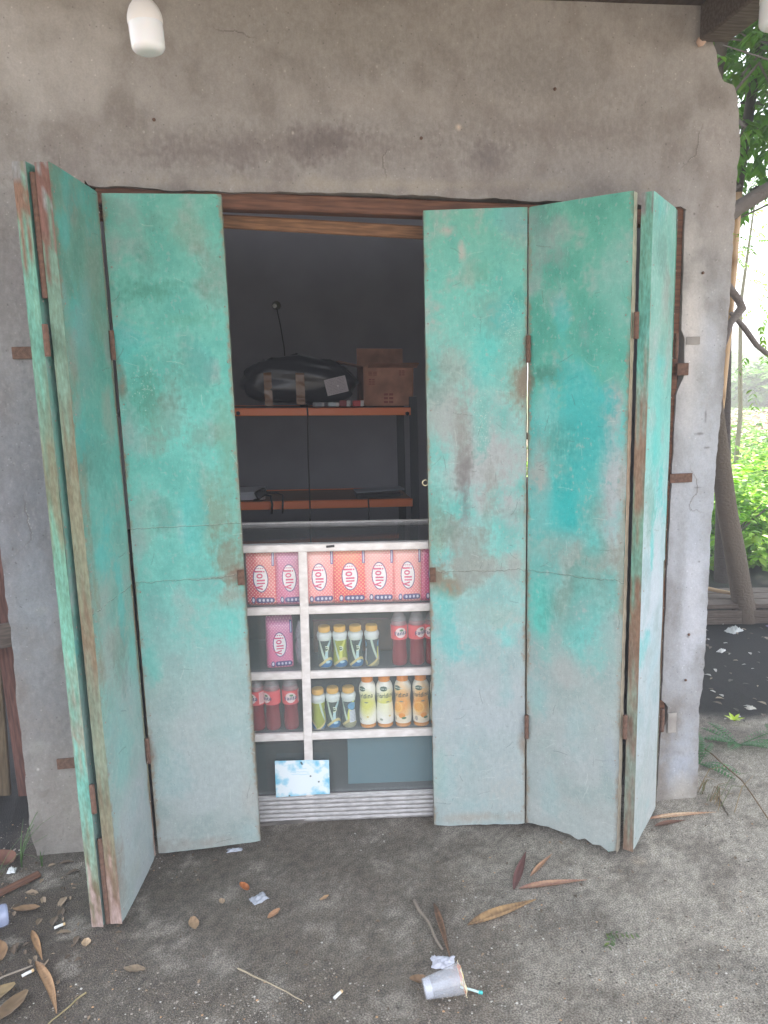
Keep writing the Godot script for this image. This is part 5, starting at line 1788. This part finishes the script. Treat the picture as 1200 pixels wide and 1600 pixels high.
	for i in 5200:
		var z := -3.0 - pow(rng.randf(), 1.5) * 17.0
		var x := rng.randf_range(0.35, 1.05) * (2.5 - z)
		var lit := z < -8.0 and z > -17.0
		if lit and rng.randf() < 0.5:
			continue
		twigs(xfs, cols, Vector3(x, gy(x, z) + 0.02, z), Vector3(rng.randf_range(-1, 1), 1.0, rng.randf_range(-1, 1)), 2, 0.04, 0.07 - z * 0.004, lin(110, 148, 56), l_d())
	var gc := mm(self, "ground_cover", l2, M.leaf, xfs, cols)
	tag(gc, "low sunlit weeds covering the open ground behind the house", "ground cover", "", "stuff")
	xfs = []
	cols = []
	for i in 6000:
		var z := rng.randf_range(-17.0, -7.0)
		var x := rng.randf_range(0.4, 1.0) * (2.5 - z)
		var k := rng.randf_range(0.1, 0.22)
		xfs.append(Transform3D(Basis.from_euler(Vector3(rng.randf_range(-0.4, 0.4), rng.randf() * TAU, rng.randf_range(-0.5, 0.5))).scaled(Vector3(k, k, k)), Vector3(x, gy(x, z) + rng.randf_range(0.01, 0.08), z)))
		cols.append([lin(214, 196, 176), lin(196, 170, 144), lin(226, 214, 200), lin(170, 142, 116)][rng.randi() % 4])
	var dl := mm(self, "dry_leaf_litter", l2, M.dry, xfs, cols)
	tag(dl, "pale dry leaf litter lying in the sun behind the bushes", "leaf litter", "", "stuff")

func l_d() -> float:
	return 0.2

# ------------------------------------------------------------------ left of the house
func left_side() -> void:
	var f := thing("board_stack", "dark weathered boards leaning in the gap left of the wall", "boards", Vector3(-1.3, 0, -0.5))
	for i in 9:
		var w := 0.132 + 0.006 * (i % 3)
		var x := -0.6 + i * 0.125
		var br := mat(c8(96 + (i * 37) % 34, 80 + (i * 23) % 20, 64 + (i * 11) % 14), 0.9)
		br.albedo_texture = M.wood_tex
		br.uv1_triplanar = true
		br.uv1_scale = Vector3(8, 0.9, 8)
		part(f, "board", box_mesh(Vector3(w, 1.5, 0.022), 0.003), br, xf(Vector3(x, 0.74, -0.03 + 0.012 * (i % 2)), Vector3(-0.12, 0.0, 0.03 * ((i * 7) % 5 - 2))))
	var lean := mat(c8(150, 112, 76), 0.85)
	lean.albedo_texture = M.wood_tex
	lean.uv1_triplanar = true
	lean.uv1_scale = Vector3(8, 0.9, 8)
	part(f, "board", box_mesh(Vector3(0.07, 0.6, 0.02), 0.003), lean, xf(Vector3(0.16, 0.86, 0.3), Vector3(-0.3, 0.0, -0.18)))
	part(f, "cross_board", box_mesh(Vector3(1.2, 0.09, 0.022), 0.003), M.wood_grey, xf(Vector3(-0.2, 0.62, 0.09), Vector3(-0.12, 0, 0.12)))
	# grass tufts at the corner of the wall
	for q in [[-0.895, 0.055, 9, "tall green grass tuft at the left foot of the wall"], [-0.93, 0.2, 5, "sparse grass blades left of the wall corner beside the wood splinter"], [-0.83, 0.06, 4, "short grass blades against the left foot of the wall"]]:
		var o := thing("grass_tuft", q[3], "grass", Vector3(q[0], gy(q[0], q[1]) - 0.004, q[1]), "grass tufts left of the wall")
		for i in int(q[2]):
			var h := rng.randf_range(0.14, 0.3) if q[2] > 4 else rng.randf_range(0.05, 0.1)
			var a := rng.randf_range(-2.6, 0.4) if q[2] > 4 else rng.randf() * TAU
			var bend := rng.randf_range(0.15, 0.7)
			var rows := []
			var cols := []
			for k in 7:
				var t := k / 6.0
				var out := Vector3(cos(a), 0, sin(a))
				var c := out * (bend * h * t * t) + Vector3(0, h * (t - 0.3 * bend * t * t), 0)
				var sd := Vector3(-sin(a), 0, cos(a)) * 0.0032 * (1.0 - t * 0.9)
				rows.append([c - sd, c + Vector3(0, -0.001, 0), c + sd])
				var g := lin(92, 124, 72) * rng.randf_range(0.7, 1.1)
				cols.append([g, g * 0.85, g])
			part(o, "blade", sheet(rows, cols), M.leaf)

# ------------------------------------------------------------------ lamps
func bulbs() -> void:
	var house_m := mat(c8(232, 226, 220), 0.4)
	var diff := mat(c8(238, 238, 238), 0.25)
	diff.subsurf_scatter_enabled = true
	diff.subsurf_scatter_strength = 0.2
	var cord := mat(c8(210, 206, 200), 0.6)
	for q in [[Vector3(-0.228, 2.303, 0.6), "white bulb hanging at the upper left in front of the wall", Vector3(0.03, 0, 0.05)], [Vector3(1.268, 2.4, 0.6), "white bulb at the top right corner under the roof beam", Vector3(0.0, 0, -0.03)]]:
		var o := thing("light_bulb", q[1], "light bulb", q[0], "white bulbs under the eaves")
		o.rotation = q[2]
		part(o, "diffuser", lathe(smooth_prof([[0.0005, 0.0], [0.024, 0.001], [0.0345, 0.009], [0.0365, 0.024], [0.037, 0.06]], 5), 36), diff)
		part(o, "bulb_body", lathe(smooth_prof([[0.0372, 0.0595], [0.038, 0.063], [0.037, 0.076], [0.031, 0.092], [0.022, 0.104], [0.0185, 0.112], [0.0185, 0.118]], 4), 36), house_m)
		part(o, "lamp_holder", lathe(smooth_prof([[0.0195, 0.117], [0.021, 0.12], [0.021, 0.145], [0.014, 0.16], [0.004, 0.166]], 3), 24), house_m)
		var top: float = 2.98 - 0.048 - q[0].y
		part(o, "cord", tube_mesh([Vector3(0, 0.16, 0), Vector3(0.004, top * 0.6, 0), Vector3(0.0, top + 0.02, 0)], [0.003], 6), cord)

# ------------------------------------------------------------------ things lying on the ground
func dry_leaf(n: String, label: String, p: Vector2, l: float, w: float, yaw: float, curl: float, c: Color, group := "dry leaves on the ground", cat := "leaf") -> void:
	var rows := []
	var cols := []
	for i in 13:
		var t := i / 12.0
		var row := []
		var cr := []
		var half := w / 2 * pow(sin(PI * clampf(t * 0.94 + 0.03, 0.0, 1.0)), 0.75)
		for j in 7:
			var s := j / 3.0 - 1.0
			var y := 0.003 + curl * l * (0.35 * s * s * half / (w / 2) + 0.3 * pow(2.0 * t - 1.0, 2.0)) + nz.get_noise_2d(t * 300.0 + p.x * 900.0, s * 90.0) * 0.002
			row.append(Vector3(s * half, y, (t - 0.5) * l))
			var k := 0.85 + 0.25 * nz3.get_noise_2d(t * 500.0, s * 300.0) + (0.05 if j == 3 else 0.0) + 0.18 * nz2.get_noise_2d(t * 160.0 + p.x * 500.0, s * 120.0)
			cr.append(c * k)
		rows.append(row)
		cols.append(cr)
	var o := part(self, n, sheet(rows, cols), M.dry)
	o.transform = xf(Vector3(p.x, gy(p.x, p.y) + 0.0015, p.y), Vector3(0, yaw, 0))
	tag(o, label, cat, group)

# a trough shaped dry sheath with cross ribs
func husk(label: String, a: Vector2, b: Vector2, w: float, c1: Color, c2: Color, depth := 0.5, bow := 0.0, lift := 0.0) -> void:
	var rows := []
	var cols := []
	var d := b - a
	var l := d.length()
	for i in 41:
		var t := i / 40.0
		var half := w * 0.36 * (0.1 + 0.9 * pow(sin(PI * pow(t, 0.7)), 1.1))
		if i == 0 or i == 40:
			half = w * 0.04
		var row := []
		var cr := []
		for j in 11:
			var s := j / 5.0 - 1.0
			var an := s * PI * depth
			var x := sin(an) * half / maxf(sin(minf(PI * depth, PI / 2)), 0.3)
			var y := (1.0 - cos(an)) * half * 0.9 + 0.002 + lift * sin(PI * t) + 0.0012 * sin(t * 120.0)
			row.append(Vector3(x + bow * sin(PI * t), y, (t - 0.5) * l))
			var k := 0.5 + 0.3 * sin(t * 110.0 + 2.0 * nz.get_noise_1d(t * 200.0))
			var c := c1.lerp(c2, clampf(0.25 + 0.4 * k + 0.5 * nz3.get_noise_2d(t * 260.0, s * 80.0) + (0.3 if t < 0.2 else 0.0), 0.0, 1.0))
			cr.append(c)
		rows.append(row)
		cols.append(cr)
	var m := (a + b) / 2
	var o := part(self, "dry_husk", sheet(rows, cols), M.dry)
	o.transform = xf(Vector3(m.x, gy(m.x, m.y) + 0.002, m.y), Vector3(0, atan2(d.x, d.y), 0))
	tag(o, label, "husk", "dry pods and sheaths on the ground")

func stick(n: String, label: String, a: Vector2, b: Vector2, r: float, c: Color, arch := 0.0, cat := "stick") -> void:
	var pts := []
	var cols := []
	var rad := []
	for i in 9:
		var t := i / 8.0
		var p := a.lerp(b, t)
		pts.append(Vector3(p.x + nz.get_noise_1d(t * 300.0 + a.x * 900.0) * r * 1.5, gy(p.x, p.y) + r * 0.9 + arch * sin(PI * t), p.y))
		cols.append(c * (1.0 + 0.3 * nz3.get_noise_1d(t * 900.0 + a.y * 700.0)))
		rad.append(r * (1.0 - 0.4 * t))
	var o := part(self, n, tube_mesh(pts, rad, 7, cols, 0.2), M.v)
	tag(o, label, cat, "sticks and stems on the ground")

func crumple(n: String, label: String, p: Vector2, sx: float, sz: float, h: float, m: Material, cat: String, yaw := 0.0) -> void:
	var rows := []
	for i in 15:
		var row := []
		for j in 15:
			var u := j / 7.0 - 1.0
			var v := i / 7.0 - 1.0
			var e := maxf(0.0, 1.0 - pow(maxf(absf(u), absf(v)), 3.0))
			var f := 1.0 + 0.22 * nz.get_noise_2d(atan2(v, u) * 90.0 + p.x * 777.0, 9.0)
			row.append(Vector3(u * sx / 2 * f, 0.003 + h * e * (0.55 + 0.9 * nz2.get_noise_2d(u * 190.0 + p.x * 999.0, v * 190.0)), v * sz / 2 * f))
		rows.append(row)
	var o := part(self, n, sheet(rows), m)
	o.transform = xf(Vector3(p.x, gy(p.x, p.y) + 0.001, p.y), Vector3(0, yaw, 0))
	tag(o, label, cat, "plastic scraps on the ground")

func litter() -> void:
	var tan_ := lin(168, 138, 106)
	dry_leaf("dry_leaf", "pale brown dry leaf in front of the left door, nearest the camera of its cluster", Vector2(-0.308, 0.41), 0.058, 0.03, 0.25, 0.2, tan_)
	dry_leaf("dry_leaf", "orange brown dry leaf right of the clear plastic scrap", Vector2(-0.074, 0.406), 0.052, 0.022, -0.75, 0.25, lin(178, 134, 100))
	dry_leaf("dry_leaf", "small tan dry leaf alone in front of the doorway", Vector2(0.081, 0.354), 0.035, 0.014, -1.0, 0.3, lin(186, 150, 112))
	dry_leaf("dry_leaf", "curled rust orange leaf above the clear plastic scrap", Vector2(-0.165, 0.27), 0.05, 0.024, 0.6, 0.6, lin(182, 112, 66))
	dry_leaf("dry_leaf", "tiny pale leaf left of the curled orange one", Vector2(-0.232, 0.322), 0.028, 0.018, 0.3, 0.3, lin(176, 150, 122))
	dry_leaf("dry_leaf", "broad brown leaf lying left beside the plastic bottle", Vector2(-0.816, 0.275), 0.08, 0.03, 1.5, 0.25, lin(128, 100, 72))
	dry_leaf("dry_leaf", "pale folded leaf in front of the folded left door leaves", Vector2(-0.603, 0.449), 0.034, 0.026, 0.2, 0.4, lin(186, 160, 128))
	dry_leaf("dry_leaf", "crumpled brown leaf beside the plastic cup", Vector2(0.31, 0.725), 0.055, 0.03, 1.3, 0.5, lin(134, 106, 80))
	dry_leaf("dry_leaf", "dull brown leaf at the lower left, flattened into the dust", Vector2(-0.45, 0.57), 0.06, 0.026, 1.35, 0.15, lin(134, 116, 94))
	dry_leaf("dry_leaf", "rust red crumpled leaf at the far left beside the grass", Vector2(-0.955, 0.03), 0.1, 0.07, 0.8, 0.7, lin(112, 74, 58))
	dry_leaf("dry_leaf", "yellowish dead leaf at the lower left edge", Vector2(-0.8, 0.62), 0.12, 0.05, -0.9, 0.2, lin(132, 112, 78))
	dry_leaf("dry_leaf", "brown dead leaf in the lower left corner", Vector2(-0.74, 0.66), 0.11, 0.045, -0.5, 0.25, lin(118, 96, 70))
	dry_leaf("dry_leaf", "tan dead leaf left edge below the plastic bottle", Vector2(-0.84, 0.45), 0.1, 0.05, 0.5, 0.3, lin(128, 98, 66))
	# small chips everywhere, too many to tell apart
	var xfs := []
	var cols := []
	var lm := leaf_shape(1.0, 0.5, 0.4)
	for i in 1100:
		var x := rng.randf_range(-1.2, 1.9)
		var z := rng.randf_range(0.05, 1.0)
		if x > -0.5 and rng.randf() < 0.88:
			continue
		var k := rng.randf_range(0.008, 0.02) * (2.6 if x < -0.6 and rng.randf() < 0.45 else 1.0)
		xfs.append(Transform3D(Basis.from_euler(Vector3(rng.randf_range(-0.25, 0.1), rng.randf() * TAU, rng.randf_range(-0.3, 0.3))).scaled(Vector3(k, k, k)), Vector3(x, gy(x, z) + 0.003, z)))
		cols.append([lin(118, 100, 80), lin(100, 84, 68), lin(140, 120, 98), lin(86, 72, 58), lin(96, 80, 64)][rng.randi() % 5])
	var ch := mm(self, "leaf_crumbs", lm, M.dry, xfs, cols)
	tag(ch, "crumbled bits of dead leaf scattered over the dust", "leaf crumbs", "", "stuff")
	# husks
	husk("long tan ribbed husk at the lower left, lower one of two", Vector2(-0.727, 0.495), Vector2(-0.62, 0.695), 0.034, lin(178, 142, 104), lin(118, 88, 62), 0.35, 0.008)
	husk("shorter tan husk at the lower left above the long one", Vector2(-0.773, 0.37), Vector2(-0.708, 0.5), 0.026, lin(170, 132, 92), lin(120, 90, 64), 0.35)
	husk("open boat shaped striped pod in front of the right door", Vector2(0.49, 0.535), Vector2(0.725, 0.462), 0.042, lin(196, 160, 112), lin(92, 72, 58), 0.62, -0.006)
	husk("dark maroon sheath in front of the right door, pointing up", Vector2(0.672, 0.405), Vector2(0.772, 0.225), 0.036, lin(124, 84, 78), lin(92, 62, 58), 0.4)
	husk("maroon and tan sheath lying flat beside the dark maroon one", Vector2(0.69, 0.402), Vector2(0.915, 0.4), 0.036, lin(176, 140, 110), lin(122, 84, 76), 0.4)
	husk("short tan sheath between the two maroon ones", Vector2(0.745, 0.35), Vector2(0.855, 0.25), 0.022, lin(190, 150, 116), lin(140, 104, 84), 0.4)
	husk("pale split stalk lying at the foot of the right wall pier", Vector2(1.27, 0.105), Vector2(1.535, 0.11), 0.024, lin(222, 200, 166), lin(150, 96, 74), 0.55)
	husk("brown scrap of sheath under the pale split stalk", Vector2(1.275, 0.15), Vector2(1.4, 0.135), 0.03, lin(126, 92, 74), lin(92, 66, 56), 0.4)
	# sticks
	stick("stick", "long dark split twig in front of the doorway, left of the pair", Vector2(0.353, 0.405), Vector2(0.398, 0.62), 0.0055, lin(128, 116, 104), 0.004)
	husk("narrow brown split husk at the right of the twig pair", Vector2(0.412, 0.425), Vector2(0.41, 0.655), 0.026, lin(164, 128, 100), lin(76, 62, 54), 0.6)
	stick("stick", "thin pale stem lying alone in the foreground dust", Vector2(-0.172, 0.605), Vector2(0.0, 0.75), 0.0026, lin(160, 146, 122), 0.003)
	stick("stick", "grey twig at the left edge beside the cigarette end", Vector2(-0.86, 0.585), Vector2(-0.728, 0.513), 0.0035, lin(140, 128, 114), 0.004)
	stick("stick", "straw stem at the bottom left, right of the long husk", Vector2(-0.565, 0.63), Vector2(-0.635, 0.72), 0.0026, lin(150, 136, 98), 0.002)
	stick("stick", "thin brown stem running from the weeds to the right picture edge", Vector2(1.77, -0.36), Vector2(1.66, 0.33), 0.0035, lin(112, 88, 62), 0.035)
	stick("stick", "short dry root hanging beside the right foot of the wall", Vector2(1.6, 0.02), Vector2(1.57, 0.13), 0.003, lin(92, 80, 64), 0.0)
	var ws := part(self, "wood_splinter", box_mesh(Vector3(0.17, 0.012, 0.028), 0.004), M.wood)
	ws.transform = xf(Vector3(-0.89, gy(-0.89, 0.16) + 0.008, 0.16), Vector3(0.1, 0.62, 0.05))
	tag(ws, "brown wood splinter lying at the left edge below the grass", "wood")
	var pls := mat(Color(0.86, 0.88, 0.93, 0.5), 0.2)
	pls.transparency = BaseMaterial3D.TRANSPARENCY_ALPHA
	crumple("plastic_scrap", "crumpled clear wrapper among the leaves before the left door", Vector2(-0.119, 0.325), 0.05, 0.04, 0.012, pls, "plastic scrap", 0.5)
	crumple("plastic_scrap", "thin clear scrap under the lower edge of the left door leaf", Vector2(-0.205, 0.062), 0.05, 0.02, 0.008, pls, "plastic scrap")
	var milky := mat(c8(196, 196, 206), 0.35)
	crumple("plastic_scrap", "milky folded plastic scrap above the cup", Vector2(0.385, 0.665), 0.062, 0.045, 0.012, milky, "plastic scrap", -0.25)
	crumple("plastic_scrap", "white scrap beside the grass at the left edge", Vector2(-0.92, 0.075), 0.026, 0.026, 0.014, mat(c8(220, 220, 218), 0.6), "plastic scrap")
	crumple("plastic_scrap", "pale scrap on the dark soil before the plank platform", Vector2(2.77, -1.72), 0.12, 0.07, 0.03, mat(c8(190, 192, 190), 0.6), "plastic scrap", 0.4)
	crumple("plastic_scrap", "small white scrap on the dark soil left of the middle", Vector2(2.5, -1.42), 0.06, 0.03, 0.015, mat(c8(206, 204, 200), 0.6), "plastic scrap", 0.6)
	crumple("plastic_scrap", "whitish scrap on the dark soil above the fern weeds", Vector2(2.2, -0.69), 0.045, 0.03, 0.012, mat(c8(196, 192, 180), 0.6), "plastic scrap")
	crumple("plastic_scrap", "lilac scrap at the right end of the plank platform", Vector2(3.07, -1.72), 0.12, 0.08, 0.03, mat(c8(140, 124, 160), 0.6), "plastic scrap")
	xfs = []
	cols = []
	for i in 160:
		var z := rng.randf_range(-1.9, -0.5)
		var x := rng.randf_range(0.52, 0.8) * (2.5 - z)
		if x < 1.62:
			continue
		var k := rng.randf_range(0.015, 0.05)
		xfs.append(Transform3D(Basis.from_euler(Vector3(rng.randf_range(-0.3, 0.1), rng.randf() * TAU, 0)).scaled(Vector3(k, k, k)), Vector3(x, gy(x, z) + 0.005, z)))
		cols.append([lin(150, 136, 118), lin(104, 92, 80), lin(176, 172, 166), lin(80, 76, 70)][rng.randi() % 4])
	tag(mm(self, "soil_litter", lm, M.dry, xfs, cols), "scattered dead leaf bits on the dark soil beside the house", "leaf litter", "", "stuff")
	# cigarette ends
	for q in [[0.088, 0.745, 0.75, "white cigarette end in the foreground dust"], [-0.737, 0.543, 0.6, "white cigarette end beside the long husk at the lower left"], [-0.7, 0.365, 0.5, "flattened white tube near the plastic bottle"]]:
		var o := thing("cigarette_end", q[3], "cigarette end", Vector3(q[0], gy(q[0], q[1]) + 0.0048, q[1]), "cigarette ends on the ground")
		o.rotation.y = q[2]
		var wp := mat(c8(222, 220, 214), 0.8)
		part(o, "paper", tube_mesh([Vector3(-0.012, 0, 0), Vector3(0.0, 0.0004, 0), Vector3(0.012, 0, 0)], [0.0042], 10), wp)
		part(o, "filter", tube_mesh([Vector3(0.0125, 0, 0), Vector3(0.016, 0, 0), Vector3(0.019, 0, 0)], [0.0043], 10), mat(c8(206, 176, 132), 0.8))
	# plastic cup with lid film and straw
	var cup := thing("plastic_cup", "clear plastic cup lying on its side with torn lid and straw", "cup", Vector3(0.36, -0.008, 0.79))
	cup.rotation.y = 0.05
	var clear := mat(Color(0.88, 0.9, 0.94, 0.28), 0.08)
	clear.transparency = BaseMaterial3D.TRANSPARENCY_ALPHA
	var prof := [[0.001, 0.0], [0.024, 0.0]]
	for i in 12:
		var t := i / 11.0
		prof.append([0.025 + 0.012 * t + (0.0008 if i % 3 == 1 else 0.0), 0.004 + 0.096 * t])
	prof.append([0.0395, 0.1])
	prof.append([0.0395, 0.102])
	var turn := xf(Vector3(-0.052, 0.039, 0), Vector3(0, 0, -PI / 2 + 0.12))
	part(cup, "cup_wall", lathe(prof, 28), clear, turn)
	var milk := mat(Color(0.85, 0.86, 0.9, 0.45), 0.15)
	milk.transparency = BaseMaterial3D.TRANSPARENCY_ALPHA
	part(cup, "cup_bottom", lathe([[0.001, 0.0015], [0.0235, 0.0015], [0.0245, 0.02], [0.0235, 0.02]], 24), milk, turn)
	var lidrows := []
	var lidcols := []
	for i in 9:
		var row := []
		var cr := []
		for j in 25:
			var a := TAU * (j % 24) / 24
			var r := 0.043 * i / 8.0 * (1.0 + 0.16 * nz.get_noise_2d(cos(a) * 90.0, sin(a) * 90.0) * i / 8.0)
			row.append(Vector3(cos(a) * r, 0.103 + 0.006 * nz.get_noise_2d(cos(a) * r * 4000.0, sin(a) * r * 4000.0), sin(a) * r))
			var n := nz2.get_noise_2d(cos(a) * r * 1800.0 + 40.0, sin(a) * r * 1800.0)
			cr.append(lin(232, 216, 176) if i > 6 else (lin(232, 134, 60) if n > -0.05 else (lin(240, 220, 170) if n > -0.3 else lin(206, 176, 60))))
		lidrows.append(row)
		lidcols.append(cr)
	part(cup, "lid_film", sheet(lidrows, lidcols, [], true), M.dry, turn)
	var straw := part(cup, "straw", tube_mesh([Vector3(0.045, 0.03, 0.004), Vector3(0.075, 0.022, 0.012), Vector3(0.094, 0.014, 0.016)], [0.0032], 10), mat(c8(196, 224, 222), 0.3))
	part(straw, "straw_tip", tube_mesh([Vector3(0.09, 0.016, 0.0155), Vector3(0.1, 0.013, 0.017)], [0.0046], 10), mat(c8(70, 190, 186), 0.3))
	# plastic bottle at the left edge
	var pb := thing("plastic_bottle", "clear crushed plastic bottle lying at the left picture edge", "bottle", Vector3(-0.86, gy(-0.86, 0.33) + 0.033, 0.33))
	pb.rotation = Vector3(0, 0.35, PI / 2)
	var bp := mat(Color(0.74, 0.78, 0.9, 0.4), 0.08)
	bp.transparency = BaseMaterial3D.TRANSPARENCY_ALPHA
	part(pb, "bottle_body", lathe(smooth_prof([[0.002, 0.004], [0.02, -0.012], [0.031, -0.006], [0.032, 0.02], [0.029, 0.05], [0.032, 0.08], [0.03, 0.13], [0.014, 0.17], [0.011, 0.19]], 4), 26), bp)
	part(pb, "bottle_label", lathe([[0.0328, 0.03], [0.0305, 0.05], [0.0328, 0.075]], 26), mat(c8(70, 76, 120), 0.4))
	part(pb, "cap", lathe([[0.001, 0.188], [0.014, 0.188], [0.014, 0.202], [0.001, 0.203]], 16), mat(c8(60, 70, 130), 0.4))
	# fern like weeds at the right
	var gw := lin(84, 128, 84)
	for q in [[1.68, -0.25, 0.16, 7, "fern leaved weed growing against the right end of the wall"], [1.93, -0.36, 0.15, 8, "fern leaved weed in the middle of the right side path"], [2.1, -0.32, 0.14, 7, "fern leaved weed near the right picture edge"]]:
		var o := thing("fern_weed", q[4], "weed", Vector3(q[0], gy(q[0], q[1]), q[1]), "fern leaved weeds beside the house")
		var xs2 := []
		var cs2 := []
		for i in int(q[3]):
			var a := rng.randf() * TAU
			var d := Vector3(cos(a), rng.randf_range(0.5, 1.1), sin(a)).normalized()
			var p := Vector3.ZERO
			for k in 12:
				d = (d + Vector3(0, -0.07, 0)).normalized()
				p += d * q[2] / 11.0
				for sd in [-1.0, 1.0]:
					var side: Vector3 = d.cross(Vector3.UP).normalized() * sd
					var kk := 0.034 * sin(PI * (k + 1.5) / 14.0)
					xs2.append(Transform3D(Basis.looking_at(-(side + d * 0.4).normalized(), Vector3(0.1, 1, 0.1)).scaled(Vector3(kk * 0.8, kk, kk)), p))
					cs2.append(gw * rng.randf_range(0.75, 1.15))
			part(o, "stem", tube_mesh([Vector3.ZERO, d * q[2] * 0.3 + Vector3(0, 0.02, 0), p], [0.0022, 0.0018, 0.001], 5, [gw, gw, gw]), M.v)
		mm(o, "leaflets", leaf_shape(1.0, 0.34), M.leaf, xs2, cs2).set_meta("kind", "stuff")
	var yl := thing("yellow_sprout", "small yellow green sprout on the soil above the fern weeds", "plant", Vector3(2.04, gy(2.04, -0.57), -0.57))
	for i in 6:
		var a := i * 1.05
		part(yl, "leaf", leaf_shape(0.05, 0.02), mat(c8(176, 200, 60), 0.5), xf(Vector3(0, 0.005, 0), Vector3(-0.7, a, 0)))
	# dry grass at the right foot of the wall
	var dg := thing("dry_grass", "dry grass and roots hanging at the right foot of the wall", "grass", Vector3(1.56, gy(1.56, 0.06), 0.06))
	for i in 26:
		var a := rng.randf_range(-0.6, 2.2)
		var h := rng.randf_range(0.04, 0.13)
		var c: Color = [lin(150, 126, 84), lin(112, 122, 84), lin(124, 104, 72)][i % 3]
		var p := Vector3(rng.randf_range(-0.02, 0.06), 0, rng.randf_range(-0.12, 0.06))
		part(dg, "blade", tube_mesh([p, p + Vector3(cos(a) * h * 0.3, h * 0.7, sin(a) * h * 0.2), p + Vector3(cos(a) * h * 0.8, h * rng.randf_range(0.4, 1.0), sin(a) * h * 0.5)], [0.0016, 0.0013, 0.0006], 4, [c, c, c]), M.v)
	# green sprig under the caption area
	var sp := thing("green_sprig", "dull green sprig lying in the dust in front of the right door", "plant", Vector3(0.9, gy(0.9, 0.63), 0.63))
	var xs3 := []
	var cs3 := []
	twigs(xs3, cs3, Vector3(-0.04, 0.006, 0), Vector3(1, 0.05, 0.3), 7, 0.014, 0.02, lin(96, 118, 84), 0.0)
	twigs(xs3, cs3, Vector3(0.0, 0.006, 0), Vector3(-0.6, 0.05, 0.8), 5, 0.014, 0.02, lin(96, 118, 84), 0.0)
	mm(sp, "leaflets", leaf_shape(1.0, 0.4), M.leaf, xs3, cs3).set_meta("kind", "stuff")
